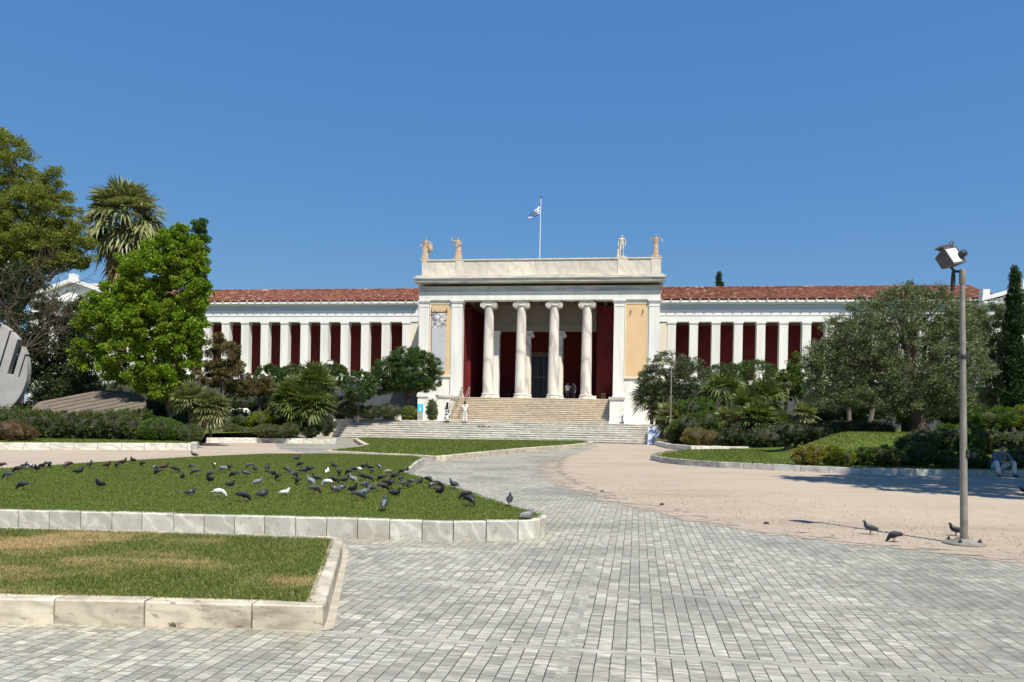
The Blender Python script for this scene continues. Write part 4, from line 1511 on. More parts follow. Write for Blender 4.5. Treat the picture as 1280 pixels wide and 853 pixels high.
statue(777, 'pale slender nude statue standing with both arms down', stand(AD_L, ((.26, .03, 1.14), (.24, -.06, .88), (.23, -.08, .8)), lead=.06),
       M['statue_pale'], [dict(z0=0.0, z1=.6, rx0=.12, rx1=.09, cx=-.24)])
statue(819.5, 'broad robed statue with both elbows held out wide', stand(((-.42, .02, 1.3), (-.44, -.12, 1.48), (-.40, -.14, 1.55)), ((.42, .02, 1.28), (.46, -.12, 1.1), (.44, -.14, 1.0)), lead=.04),
       M['statue'], [dict(z0=0.0, z1=1.05, rx0=.22, rx1=.17), dict(z0=1.0, z1=1.42, rx0=.18, rx1=.21, ph=1)])

# flagpole and flag
yf = 5.0
pb = LW(xc(674.4, yf, 322), yf, zp0 + 0.3)
fp = thing('flagpole', pb, 'thin white flagpole on the museum roof', 'flagpole', None, -TH)
ptop = zc(247, yf, 676)
xoff = L(676.2, 247, yf).x - L(674.4, 322, yf).x
bp('pole', MB().tube([(0, 0, 0), (xoff, 0, ptop - zp0 - 0.3)], [0.055, 0.032], 10), M['pole_white'], fp, True)
bp('finial', MB().ell((xoff, 0, ptop - zp0 - 0.28), (0.09, 0.09, 0.09), 10, 8), M['steel_dark'], fp, True)
fl = MB()
nr, nc = 18, 16
zh = zc(255, yf, 676)
hgt = zc(254, yf, 676) - zc(268, yf, 676)
vs = []
xfl = L(676, 258, yf).x
for r in range(nr + 1):
    for c in range(nc + 1):
        u, v = c / nc, r / nr
        x = xfl - 0.06 - 1.12 * u - 0.18 * math.sin(u * 3.1) * (v - 0.5)
        y = yf + 0.16 * math.sin(v * 5 + u * 7) * (0.3 + u)
        z = zh - hgt * v * (1 - 0.62 * u) - 1.10 * u ** 1.05
        p = LW(x, y, z)
        vs.append(p)
fs, mi = [], []
for r in range(nr):
    for c in range(nc):
        a = r * (nc + 1) + c
        fs.append((a, a + 1, a + nc + 2, a + nc + 1))
        stripe = r // 2
        blue = stripe % 2 == 0
        if stripe < 5 and c < 6:
            blue = not (stripe == 2 or c in (2, 3))
        mi.append(0 if blue else 1)
fl.v, fl.f, fl.m = vs, fs, mi
fo = fl.build('flag', [M['flag_blue'], M['flag_white']], None, True, LW(xfl, yf, zh))
tag(fo, 'blue and white striped flag hanging limp from the rooftop flagpole', 'flag')

# banner on the first apricot panel
def banner_mat():
    m, t, out = new_mat('printed_relief_banner')
    co = objco(t)
    s = nd(t, 'ShaderNodeSeparateXYZ')
    t.links.new(co, s.inputs[0])
    n = noise(t, co, 1.6, 4, 0.6, 1.5)
    top = ramp(t, math_n(t, 'ADD', s.outputs[2], math_n(t, 'MULTIPLY', n, 0.8)), [(0.45, 0.0), (0.62, 1.0)])
    a = ramp(t, n, [(0.38, (0.12, 0.12, 0.13)), (0.5, (0.5, 0.5, 0.5)), (0.6, (0.78, 0.78, 0.77))])
    f = math_n(t, 'GREATER_THAN', math_n(t, 'ADD', s.outputs[2], math_n(t, 'MULTIPLY', n, 1.2)), 4.6)
    c = mix(t, f, ramp(t, n, [(0.3, (0.44, 0.45, 0.46)), (0.7, (0.52, 0.53, 0.54))]), a)
    bsdf(t, out, c, 0.6, 0.2)
    return m


b0, b1, bz0, bz1 = xc(539.4), xc(557.0), zc(465), zc(391)
bt = thing('banner', LW((b0 + b1) / 2, 0.0, bz0), 'tall grey exhibition banner with a carved head print on the apricot panel', 'banner', None, -TH)
hw = (b1 - b0) / 2
bp('cloth', MB().box(-hw, hw, -0.01, 0.01, 0, bz1 - bz0), banner_mat(), bt)
bp('hanging_bar', MB().tube([(-hw - 0.1, 0, bz1 - bz0 + 0.06), (hw + 0.1, 0, bz1 - bz0 + 0.06)], 0.05, 8).tube([(-hw - .05, 0, bz1 - bz0), (-hw - .05, 0.02, bz1 - bz0 + 0.5)], 0.025, 6).tube([(hw + .05, 0, bz1 - bz0), (hw + .05, 0.02, bz1 - bz0 + 0.5)], 0.025, 6), M['steel_dark'], bt, True)

# handrail up the left side of the stair
hx = xs0 + 0.22
t = thing('handrail', LW(hx, -4.5, ZT), 'slanting metal handrail at the banner side of the stairs', 'handrail', None, -TH)
k = MB()
for dx in (0, 0.7):
    pts = [(dx, -0.15, 0.9), (dx, 0.0, 0.95), (dx, 4.2, ZS - ZT + 0.95), (dx, 4.6, ZS - ZT + 0.95)]
    k.tube(pts, 0.035, 8)
    k.tube([(p[0], p[1], p[2] - 0.4) for p in pts], 0.025, 8)
bp('rail', k, M['steel'], t, True)
for dx in (0, 0.7):
    for q in (0.05, 2.1, 4.3):
        zz = (ZS - ZT) * min(1, max(0, (q + 0.1) / 4.2))
        bp('post', MB().tube([(dx, q, zz - 0.05), (dx, q, zz + 0.93)], 0.035, 8), M['steel'], t, True)

# barrier, crate, block and folding sign in the porch
t = thing('barrier', LW(xc(629, 4.5, 494), 4.5, ZS - 0.008), 'low dark rail barrier behind the second column', 'barrier', None, -TH)
k = MB().tube([(-0.55, 0, 0.98), (0.55, 0, 0.98)], 0.03, 8).tube([(-0.55, 0, 0.5), (0.55, 0, 0.5)], 0.02, 8)
bp('rail', k, M['steel_dark'], t, True)
for q in (-0.55, 0.55):
    bp('post', MB().tube([(q, 0, 0), (q, 0, 1.0)], 0.035, 8).lathe([(0.16, 0.0), (0.16, 0.03), (0.03, 0.05)], (q, 0), 14), M['steel_dark'], t, True)
M['crate'] = plain('brown_crate', (0.24, 0.15, 0.10), 0.7, 0.15, 5)
t = thing('crate', LW(xc(754.5, 2.0, 494), 2.0, ZS - 0.008), 'brown wooden crate on the porch floor beside the red wall', 'crate', None, -TH)
bp('body', MB().box(-0.22, 0.22, -0.22, 0.22, 0.03, 0.58), M['crate'], t, False, 0.01)
bp('lid', MB().box(-0.25, 0.25, -0.25, 0.25, 0.582, 0.64), M['crate'], t, False, 0.01)
k = MB()
for z in (0.1, 0.36):
    k.box(-0.235, 0.235, -0.24, -0.222, z, z + 0.08)
bp('batten', k, M['twig_brown'], t)
t = thing('stone_block', LW(xc(742.5, 1.6, 496), 1.6, ZS - 0.008), 'small pale stone block at the foot of the last portico column', 'block', None, -TH)
bp('block', MB().box(-0.2, 0.2, -0.18, 0.18, 0, 0.34), M['white_stone'], t, False, 0.02)

# ------------------------------------------------------------------ people
SKIN = plain('skin', (0.42, 0.25, 0.17), 0.55, 0.06, 8)
HAIR = plain('black_hair', (0.012, 0.010, 0.009), 0.5, 0.2, 20)
WHITE_C = plain('white_cotton', (0.74, 0.74, 0.72), 0.8, 0.06, 6)
TROU = plain('pale_trousers', (0.66, 0.65, 0.62), 0.8, 0.06, 6)
GREYTOP = plain('grey_blue_top', (0.13, 0.15, 0.19), 0.8, 0.15, 9)
SHOE = plain('dark_shoe', (0.04, 0.04, 0.045), 0.6, 0.2, 9)
DARKTOP = plain('dark_clothes', (0.05, 0.05, 0.06), 0.8, 0.2, 9)


def print_mat():
    m, t, out = new_mat('black_and_white_print')
    n = noise(t, objco(t), 9, 2, 0.5)
    bsdf(t, out, ramp(t, n, [(0.47, (0.06, 0.06, 0.07)), (0.53, (0.7, 0.7, 0.7))]), 0.8, 0.1)
    return m


DRESS = print_mat()


def person(label, loc, rz, j, hair, top, legs, top_long=False, dress=False, cap=False, group=None):
    t = thing('person', loc, label, 'person', group, rz)
    mb, V, ix = figure_mesh(j)
    bp('body', mb, SKIN, t, True)

    def P(n):
        return V[ix[n]]

    def half(a, b, f=0.55):
        return P(a).lerp(P(b), f)
    # top
    vs = [P('pelvis').lerp(P('belly'), 0.25), P('belly'), P('chest'), P('chest').lerp(P('neck'), .72), P('shL'), half('shL', 'elL', .55), P('shR'), half('shR', 'elR', .55)]
    es = [(0, 1), (1, 2), (2, 3), (2, 4), (4, 5), (2, 6), (6, 7)]
    rs = [(.165, .135), (.155, .13), (.175, .135), .07, .08, .066, .08, .066]
    if top_long:
        vs += [P('elL'), half('elL', 'wrL', .85), P('elR'), half('elR', 'wrR', .85)]
        es += [(5, 8), (8, 9), (7, 10), (10, 11)]
        rs += [.058, .045, .058, .045]
    if top_long:
        rs = [(a * 1.14, b * 1.16) for a, b in rs[:3]] + [.105] + rs[4:]
    bp('dress' if dress else 'shirt', MB().mesh(skin(vs, es, rs, 2, 1)), top, t, True)
    if dress:
        k = MB()
        pz = P('belly')
        n, m = 26, 8
        vv, ff = [], []
        zt0, zt1 = pz.z, P('anL').z + 0.18
        for i in range(m + 1):
            u = i / m
            for q in range(n):
                w = 2 * pi * q / n
                r = (.16 + .09 * u) * (1 + 0.08 * math.sin(q * 2.2) * u)
                vv.append((pz.x + r * math.cos(w), pz.y + r * .8 * math.sin(w), zt0 + (zt1 - zt0) * u))
        for i in range(m):
            for q in range(n):
                q2 = (q + 1) % n
                ff.append((i * n + q, (i + 1) * n + q, (i + 1) * n + q2, i * n + q2))
        k.add(vv, ff)
        bp('skirt', k, top, t, True)
    else:
        vs = [P('pelvis'), P('pelvis').lerp(P('belly'), .3), P('hipL'), P('knL'), half('knL', 'anL', .95), P('hipR'), P('knR'), half('knR', 'anR', .95)]
        bp('trousers', MB().mesh(skin(vs, [(0, 1), (0, 2), (2, 3), (3, 4), (0, 5), (5, 6), (6, 7)], [(.165, .125), (.16, .13), .11, .078, .068, .11, .078, .068], 2)), legs, t, True)
    for s in 'LR':
        a, b = P('an' + s), P('to' + s)
        k = MB().mesh(skin([a + Vector((0, 0, .02)), Vector((a.x, a.y, .055)), b.lerp(a, .3) * 1.0, b + (b - a) * .1], [(0, 1), (1, 2), (2, 3)], [.045, (.05, .05), (.05, .04), (.045, .03)], 1))
        bp('shoe', k, SHOE, t, True)
    hc = P('jaw').lerp(P('crown'), .62)
    f = Vector(j['face']).normalized()
    k = MB().ell(hc - f * .018 + Vector((0, 0, .022)), (.102, .102, .098), 16, 12)
    # trim the hair away from the face
    keep = [fc for fc in k.f if (sum((Vector(k.v[i]) for i in fc), Vector()) / len(fc) - hc).dot(f) < (.05 if sum(k.v[i][2] for i in fc) / len(fc) < hc.z + .05 else .09)]
    k.f, k.m = keep, [0] * len(keep)
    if hair == 'long':
        b = hc - f * .07
        k.tube([b + Vector((0, 0, .04)), b - f * .03 - Vector((0, 0, .12)), b - f * .05 - Vector((0, 0, .32)), b - f * .04 - Vector((0, 0, .46))], [.09, .10, .085, .03], 12)
    if cap:
        k.prism([(hc.x - .07, hc.y + f.y * .09), (hc.x + .07, hc.y + f.y * .09), (hc.x + .05, hc.y + f.y * .17), (hc.x - .05, hc.y + f.y * .17)], hc.z + .045, hc.z + .06)
    bp('cap' if cap else 'hair', k, HAIR, t, True)
    eyes = MB()
    up = Vector((0, 0, 1))
    sd = f.cross(up).normalized()
    for s in (-1, 1):
        eyes.ell(P('jaw').lerp(P('crown'), .55) + f * .083 + sd * s * .032, (.011, .008, .007), 8, 6)
    bp('eyes', eyes, HAIR, t, True)
    k = MB().ell(P('jaw') + f * .078 - up * .012, (.022, .008, .006), 8, 6)
    bp('mouth', k, M['l_rust'] if False else plain('lips', (0.3, 0.12, 0.1), .5), t, True)
    return t


def on_steps(px, yl, z):
    return LW(xc(px, yl, 528), yl, z)


person('man in white shirt and trousers seen from behind, hand on hip, on the steps', on_steps(581, -8.64, ZT * 8 / 9), pi - TH,
       stand(AD_L, ((.38, .02, 1.14), (.21, -.08, 1.02), (.16, -.12, .99)), 1.78, .11), 'short', WHITE_C, TROU)
person('woman with long black hair and patterned dress, arm raised, on the steps', on_steps(559, -8.66, ZT * 8 / 9), pi - TH,
       stand(((-.34, -.12, 1.42), (-.2, -.26, 1.6), (-.14, -.28, 1.66)), ((.22, -.05, 1.14), (.16, -.22, 1.2), (.12, -.28, 1.26)), 1.68, .07), 'long', DRESS, TROU, dress=True)
ZP = ZS - 0.008
person('visitor in a white top standing in the porch by the doorway', LW(xc(709.5, 3.0, 490), 3.0, ZP), -TH + .4,
       stand(AD_L, ((.3, -.04, 1.16), (.2, -.22, 1.2), (.12, -.28, 1.25)), 1.66, .09), 'short', WHITE_C, DARKTOP)
person('visitor in dark clothes standing in the porch next to the one in white', LW(xc(716.5, 3.2, 490), 3.2, ZP), -TH - .3,
       stand(AD_L, AD_R, 1.7, .09), 'short', DARKTOP, DARKTOP, top_long=True)
# the seated one
sj = dict(pelvis=(0, .16, .30), belly=(0, .10, .45), chest=(0, .01, .66), neck=(0, -.06, .84), jaw=(0, -.09, .91), crown=(0, -.10, 1.02), face=(0, -1, -.25),
          hipL=(-.10, .12, .30), knL=(-.30, -.24, .50), anL=(-.25, -.30, .09), toL=(-.28, -.44, .035), hipR=(.10, .12, .30), knR=(.30, -.24, .50), anR=(.25, -.30, .09), toR=(.28, -.44, .035),
          shL=(-.19, -.01, .76), elL=(-.29, -.13, .56), wrL=(-.13, -.31, .50), haL=(-.05, -.35, .49), shR=(.19, -.01, .76), elR=(.29, -.13, .56), wrR=(.13, -.31, .47), haR=(.06, -.36, .46))
kp = G(1250, 588.3, ZR)
person('person in a cap, grey top and pale trousers sitting on the shaded kerb', Vector((kp.x, kp.y, 0)), 0.05, sj, 'short', GREYTOP, TROU, top_long=True, cap=True)

# ------------------------------------------------------------------ lamp post, small lamps, signs
lb_ = G(1205, 680.5, 0)
t = thing('lamp_post', lb_, 'grey metal floodlight post standing at the gravel edge', 'lamp post')
d_l = lb_.y
ph = W(1203, 337, d_l).z
bp('base_flange', MB().lathe([(.25, 0.0), (.25, .02), (.22, .035), (.13, .05), (.10, .075)], seg=28), M['steel'], t, True)
for i in range(4):
    w = pi / 4 + i * pi / 2
    bp('bolt', MB().lathe([(.022, .03), (.022, .06), (.012, .065), (.012, .085)], (math.cos(w) * .18, math.sin(w) * .18), 8), M['steel_dark'], t, True)
lean = W(1203, 337, d_l).x - lb_.x
bp('pole', MB().tube([(0, 0, .05), (lean * .5, 0, ph * .5), (lean, 0, ph - .12)], [.047, .039, .031], 20), M['steel'], t, True)
bp('sleeve', MB().lathe([(.036, ph - .19), (.038, ph - .185), (.038, ph - .005), (.032, ph)], (lean, 0), 20), M['steel'], t, True)
zcl = W(1204, 446, d_l).z
xcl = lean * zcl / ph
bp('clamp_band', MB().lathe([(.041, zcl - .03), (.044, zcl - .025), (.044, zcl + .02), (.041, zcl + .025)], (xcl, 0), 18).box(xcl - .075, xcl - .04, -.025, .02, zcl - .02, zcl + .02).tube([(xcl + .035, -.02, zcl), (xcl + .08, -.03, zcl - .02), (xcl + .10, -.03, zcl - .09)], .010, 6).box(xcl + .03, xcl + .06, -.03, .01, zcl - .05, zcl + .04), M['steel_dark'], t, True)
zha = W(1204, 567, d_l).z
bp('hatch', MB().box(-.020, .020, -.052, -.040, zha - .055, zha + .05).ell((0, -.052, zha + .025), (.016, .012, .022), 10, 6).ell((0, -.052, zha - .03), (.014, .010, .018), 10, 6), M['steel_dark'], t, True)
# housing built as one part with its lens, rim and drum as sub-parts
# face turned up and to the right of the post, the whole box leaning to its left
Rm = Matrix.Rotation(rad(-14), 3, 'Y') @ Matrix.Rotation(rad(24), 3, 'Z') @ Matrix.Rotation(rad(-20), 3, 'X')


def rot_mb(mb, c):
    mb.v = [tuple(Rm @ Vector(v) + Vector(c)) for v in mb.v]
    return mb


hl = W(1186.5, 324, d_l) - lb_
k = MB().prism([(-.075, -.13), (.085, -.09), (.085, .09), (-.075, .13)], -.125, .125, 'x')
hs = rot_mb(k, hl).build('floodlight', M['lamp_shell'], t, False, None, .012)
k = MB().box(-.105, .105, -.088, -.076, -.105, .105)
rot_mb(k, hl).build('lens', M['lens_glare'], hs, False, None, .004)
k = MB().box(-.128, .128, -.095, -.074, .107, .133).box(-.128, .128, -.095, -.074, -.133, -.107).box(-.128, -.107, -.095, -.074, -.107, .107).box(.107, .128, -.095, -.074, -.107, .107)
rot_mb(k, hl).build('lens_rim', M['lamp_shell'], hs)
k = MB().tube([(.10, -.08, -.02), (.11, -.15, -.02)], [.048, .048], 18).tube([(.11, -.15, -.02), (.112, -.165, -.02)], [.048, .03], 18)
rot_mb(k, hl).build('ballast_drum', M['steel_dark'], hs, True)
k = MB().tube([hl + Vector((.04, .05, -.08)), hl + Vector((.10, .05, -.15)), (lean, 0, ph - .03)], .018, 8)
k.tube([(lean - .10, .03, ph - .02), (lean - .09, .05, ph - .16), (lean - .10, .05, ph - .28)], [.022, .03, .02], 8)
k.build('bracket', M['steel_dark'], t, True)


def small_lamp(px, py_top, py_head, head_px, d, label):
    p = W(px, py_top, d)
    z0 = zt(p.x, p.y) if d < 57 else ZT - .012
    t_ = thing('street_lamp', (p.x, p.y, z0), label, 'street lamp', 'slim white garden lamps')
    h = p.z - z0
    bp('pole', MB().tube([(0, 0, -.05), (0, 0, h)], [.06, .045], 12).tube([(0, 0, h - .02), ((head_px - px) * d / F * .6, 0, h + .05)], .03, 8), M['steel'], t_, True)
    q = W(head_px, py_head, d) - Vector((p.x, p.y, z0))
    bp('lantern', MB().prism([(q.x - .22, q.z - .12), (q.x + .2, q.z - .16), (q.x + .22, q.z + .1), (q.x - .14, q.z + .16)], -.16, .16, 'y'), M['lampglass'], t_, False, .03)
    bp('hood', MB().box(q.x - .2, q.x + .24, -.18, .18, q.z + .14, q.z + .2), M['steel'], t_, False, .01)


small_lamp(839.3, 459, 458.5, 832.5, 52, 'slim pale street lamp rising from the palms beside the portico')
small_lamp(410, 451, 453.5, 413, 58.5, 'slim street lamp with white lantern before the red colonnade bays')

kb = LW(xc(525, -8.25, 522), -8.25, ZT - .006)
t = thing('information_sign', kb, 'turquoise information sign on a grey plinth at the terrace edge', 'sign', None, -TH)
bp('plinth', MB().box(-.2, .2, -.12, .12, 0, .68), M['concrete'], t, False, .015)
pn = bp('panel', MB().box(-.23, .23, -.05, .05, .682, 1.34), M['teal'], t, False, .01)
bp('symbol', MB().box(-.045, .045, -.056, -.048, .84, 1.06).box(-.085, .085, -.056, -.0485, .80, .839).lathe([(0.0, 1.12), (.05, 1.14), (.05, 1.2), (0.0, 1.22)], (0, -.03), 12), M['flag_white'], pn)


def board_mat():
    m, t_, out = new_mat('blue_white_poster')
    n = noise(t_, objco(t_), 2.8, 3, 0.55, 0.8)
    c = ramp(t_, n, [(0.36, (0.03, 0.06, 0.16)), (0.48, (0.16, 0.27, 0.48)), (0.56, (0.62, 0.70, 0.80)), (0.66, (0.80, 0.83, 0.86))])
    bsdf(t_, out, c, 0.5, 0.3)
    return m


bl = LW(xc(817.5, -11.6, 552), -11.6, 0)
t = thing('poster_board', bl, 'blue and white patterned poster board at the end of the steps', 'poster board', None, -TH)
bp('panel', MB().box(-.42, .42, -.02, .02, .12, 1.36), board_mat(), t)
bp('frame', MB().box(-.46, -.42, -.03, .03, 0, 1.4).box(.42, .46, -.03, .03, 0, 1.4).box(-.42, .42, -.03, .03, 1.36, 1.4).box(-.42, .42, -.03, .03, .08, .12), M['flag_white'], t)
bp('foot', MB().box(-.5, -.38, -.25, .25, 0, .04), M['flag_white'], t)
bp('foot', MB().box(.38, .5, -.25, .25, 0, .04), M['flag_white'], t)
bl = LW(xc(829, -11.7, 553), -11.7, 0)
t = thing('litter_bin', bl, 'dark litter bin between the poster board and the palms', 'bin')
bp('body', MB().lathe([(.20, .03), (.24, .05), (.27, .82), (.25, .83), (.25, .6)], seg=20), M['steel_dark'], t, True)
bp('rim', MB().lathe([(.275, .80), (.29, .81), (.29, .87), (.265, .87)], seg=20), M['steel_dark'], t, True)
bp('foot', MB().lathe([(.22, 0), (.22, .03), (.1, .035)], seg=16), M['steel_dark'], t, True)

for (px, py, r, lab, m_) in ((440.5, 522, .17, 'small white bollard stone at the top corner of the steps', 'white_stone'), (464, 522.5, .15, 'small grey bollard stone under the clipped tree by the steps', 'concrete')):
    p = LW(xc(px, -8.0, py), -8.0, ZT - .004)
    o = MB().lathe([(p.x * 0 + r, 0), (r * 1.02, .06), (r * .9, .25), (r * .6, .36), (r * .2, .40)], (0, 0), 14).build('bollard', M[m_], None, True)
    o.location = p
    tag(o, lab, 'bollard')

# boulders glimpsed between the shrubs, and a block added for sunlit wall
def boulder(px, py, d, r, label, seed):
    random.seed(seed)
    p = W(px, py, d)
    z0 = zt(p.x, p.y)
    mb = MB().ell((0, 0, r[2] * .55), r, 9, 6, 0, .35)
    o = mb.build('boulder', M['boulder'])
    o.location = (p.x, p.y, z0 - .05)
    tag(o, label, 'boulder')


boulder(300, 507, 52, (1.0, .5, .62), 'sunlit white marble boulder behind the small brown trees', 3)
boulder(490, 500, 62.5, (.8, .4, .5), 'white block added for the sunlit wall patch behind the dark tree', 4)  # added block, stands for a patch of sunlit white wall
boulder(1030, 518, 46, (.5, .4, .5), 'sunlit white boulder in the shade beneath the olive tree', 5)

# ------------------------------------------------------------------ disc sculptures
def disc_mesh(R, slots, gap, v0, th):
    """a stone disc whose upper half is cut by parallel slots (u ranges left open)"""
    mb = MB()
    n = 60
    pts = []
    a0 = math.asin(v0 / R)
    for i in range(n + 1):
        a = pi - a0 + (pi + 2 * a0) * i / n
        pts.append((R * math.cos(a), R * math.sin(a)))
    mb.prism(pts, -th / 2, th / 2, 'y')
    us = [-math.sqrt(R * R - v0 * v0) + 1e-3] + [x for s in slots for x in s] + [math.sqrt(R * R - v0 * v0) - 1e-3]
    for i in range(0, len(us), 2):
        a, b = us[i], us[i + 1]
        top = [(b + (a - b) * k / 8, math.sqrt(max(0, R * R - (b + (a - b) * k / 8) ** 2))) for k in range(9)]
        top = [(x, max(z, v0 + .005)) for x, z in top]
        mb.prism([(a, v0 + .002), (b, v0 + .002)] + top, -th / 2, th / 2, 'y')
    return mb


Rd = 2.66
slots = [(-1.62, -1.52), (-1.1, -1.0), (-.55, -.45), (.02, .12), (.50, .60), (1.10, 1.19), (1.62, 1.92 + .02), (2.2, 2.27)]
dc = W(-28, 462, 38.0)
t = thing('disc_sculpture', (dc.x, dc.y, zt(dc.x, dc.y)), 'upright grey stone disc sculpture with slots cut from its top', 'sculpture', 'slotted disc sculptures', 0)
mb = disc_mesh(Rd, slots, None, .25, .32)
rr = Matrix.Rotation(rad(16), 3, 'Y')
zo = dc.z - zt(dc.x, dc.y)
mb.v = [tuple(rr @ Vector(v) + Vector((0, 0, zo))) for v in mb.v]
bp('disc', mb, M['disc'], t, False, .012)
bp('plinth', MB().box(-1.1, 1.1, -.4, .4, -.1, zo - Rd + .35), M['disc'], t, False, .02)
dc = W(114, 510, 38.6)
zg = zt(dc.x, dc.y)
t = thing('disc_sculpture', (dc.x, dc.y, zg), 'brownish stone disc sculpture lying tilted behind the long hedge', 'sculpture', 'slotted disc sculptures', 0)
slots = [(x - .05, x + .06) for x in (-1.62, -1.1, -.55, 0.0, .55, 1.1, 1.62)]
mb = disc_mesh(2.6, slots, None, -1.6, .3)
rr = Matrix.Rotation(rad(4), 3, 'Y') @ Matrix.Rotation(rad(-70), 3, 'X') @ Matrix.Rotation(rad(35), 3, 'Y')
zo = dc.z - zg
mb.v = [tuple(rr @ Vector(v) + Vector((0, 0, zo))) for v in mb.v]
bp('disc', mb, M['disc_brown'], t, False, .01)
bp('plinth', MB().box(-1.5, 1.5, -.5, .5, -.2, zo - .45), M['disc_brown'], t, False, .02)

# ------------------------------------------------------------------ trees
M['l_olivedark'] = leafmat('leaf_dark_olive', (0.030, 0.048, 0.022), (0.085, 0.110, 0.060), 0.16, rough=0.45, spec=0.4)
tree('tall_tree', 'tallest tree, feathery olive green foliage above the bare branches', 'tree', 44,
     [(0, 222, 46, 52), (-50, 250, 50, 70), (32, 268, 52, 50), (68, 268, 34, 38), (86, 300, 28, 24), (16, 312, 62, 32), (8, 182, 22, 22), (66, 228, 13, 18), (104, 314, 16, 18), (-45, 320, 55, 45), (48, 308, 44, 30), (78, 325, 30, 12), (48, 240, 16, 22)],
     8, M['l_olivetall'], M['bark'], 180000, .135, .38, .40, .26, 11, None, 1.5, .25, .45)
tree('ivy_tree', 'dark ivy clad tree beside the upright stone disc', 'tree', 42,
     [(62, 425, 38, 55), (92, 440, 30, 60), (36, 395, 30, 34), (60, 485, 54, 30), (98, 490, 30, 28), (22, 440, 32, 45), (16, 350, 40, 20), (96, 395, 18, 24), (-10, 400, 30, 50)],
     70, M['l_dark'], M['bark'], 80000, .12, .55, .34, .22, 12, None, 1.3, .3, .3)


def bare_tree(name, label, base_px, d, targets, r0, seed):
    rng = np.random.default_rng(seed)
    b = W(base_px, 528, d)
    base = Vector((b.x, b.y, zt(b.x, b.y)))
    t_ = thing(name, base, label, 'tree')
    mb = MB()
    fk = W(base_px + 6, 440, d)
    mb.tube([base - Vector((0, 0, .1)), base.lerp(fk, .5) + Vector((.15, 0, 0)), fk], [r0, r0 * .8, r0 * .6], 9)
    br = MB()

    def grow(p, q, r, lv):
        dv = q - p
        m1 = p + dv * .4 + Vector(rng.normal(size=3)) * dv.length * .1
        m2 = p + dv * .75 + Vector(rng.normal(size=3)) * dv.length * .08
        br.tube([p, m1, m2, q], [r, r * .75, r * .5, r * .25], 6)
        if lv:
            for _ in range(7 if lv == 2 else 5):
                s = (m1, m2, m1.lerp(m2, rng.random()))[rng.integers(0, 3)]
                dd = (dv.normalized() + Vector(rng.normal(size=3)) * .8).normalized() * dv.length * (.35 + .3 * rng.random())
                grow(s, s + dd, r * .45, lv - 1)
    for px, py in targets:
        grow(fk, W(px, py, d - 1 + 2 * rng.random()), r0 * .4, 2)
    mb.build('trunk', M['bark'], t_, True, base)
    br.build('branches', M['bark'], t_, True, base)


bare_tree('bare_tree', 'leafless branching tree in front of the gabled pavilion', 22, 40.2, [(10, 345), (40, 335), (75, 340), (100, 352), (105, 385), (0, 375), (20, 400), (95, 405), (60, 350), (85, 370), (15, 420), (115, 400)], .11, 5)
b = W(150, 528, 47)
cz_ = W(157, 272, 47)
palm('palm_tree', 'tall shaggy fan palm with a skirt of dry fronds above the trees', (b.x, b.y, zt(b.x, b.y)), cz_.z - zt(b.x, b.y), 95, 1.35, 1.55, M['l_palmgrey'], 21, None, (-48, 88), .6, (cz_.x - b.x, 0), .26, 130)
tree('blue_green_tree', 'dark blue green tree showing behind the fresh green one', 'tree', 46,
     [(251, 288, 9, 14), (248, 308, 14, 22), (246, 345, 18, 34), (238, 395, 18, 40)], 240, M['l_blue'], M['bark'], 22000, .13, .6, .3, .16, 14)
tree('fresh_green_tree', 'dense bright fresh green broadleaf tree beside the left colonnade', 'tree', 40,
     [(216, 318, 34, 34), (236, 352, 26, 50), (186, 342, 38, 36), (228, 300, 20, 20), (244, 400, 16, 40), (176, 385, 40, 40), (150, 395, 34, 34), (120, 404, 20, 32), (196, 408, 46, 42), (228, 440, 24, 42), (165, 450, 42, 34), (206, 478, 32, 24), (108, 440, 18, 22), (130, 372, 14, 18)],
     212, M['l_bright'], M['bark'], 140000, .135, .62, .34, .11, 13, None, 1.5, .25, .3)
tree('brown_olive_tree', 'small brownish olive tree before the first colonnade bays', 'tree', 47,
     [(278, 446, 20, 24), (288, 470, 26, 20), (262, 470, 18, 20), (300, 488, 16, 10), (270, 430, 10, 14)], 276, M['l_brownish'], M['bark_grey'], 30000, .12, .4, .28, .13, 15)
tree('brown_olive_tree', 'smallest brownish tree, low crown in front of the white boulder', 'tree', 48,
     [(322, 486, 18, 11), (335, 480, 12, 11), (310, 488, 10, 8)], 325, M['l_brownish'], M['bark_grey'], 14000, .11, .4, .25, .10, 16)
for i, (px, py, rx, ry, d, lab) in enumerate(((337, 475, 19, 18, 60, 'clipped round citrus tree nearest the brown olive trees'), (368, 473, 20, 17, 61, 'clipped round citrus tree mostly behind the big fan palm'),
                                              (417, 471, 18, 16, 61.5, 'clipped round citrus tree behind the slim street lamp'), (449, 483, 21, 20, 60, 'clipped round citrus tree closest to the steps and bollard stones'),
                                              (905, 475, 30, 20, 62, 'clipped dark round tree behind the palms nearer the portico'), (943, 471, 30, 20, 62, 'clipped dark round tree behind the palms nearer the olive tree'))):
    tree('clipped_tree', lab, 'tree', d, [(px, py, rx, ry)], px - 2, M['l_orange'], M['bark'], 11000, .11, .6, .22, .10, 30 + i, 'clipped round trees before the colonnades', 2.2, .8, .6, .2, .9, None, 4, 10)
tree('spreading_tree', 'dark spreading tree with several stems next to the portico banner', 'tree', 63,
     [(512, 464, 36, 24), (490, 468, 26, 22), (533, 460, 18, 20), (472, 480, 22, 14), (512, 446, 22, 12), (540, 472, 12, 16), (510, 482, 30, 10)], 509, M['l_orange'], M['bark'], 70000, .12, .5, .3, .15, 41, None, 1.5, .5, .35)
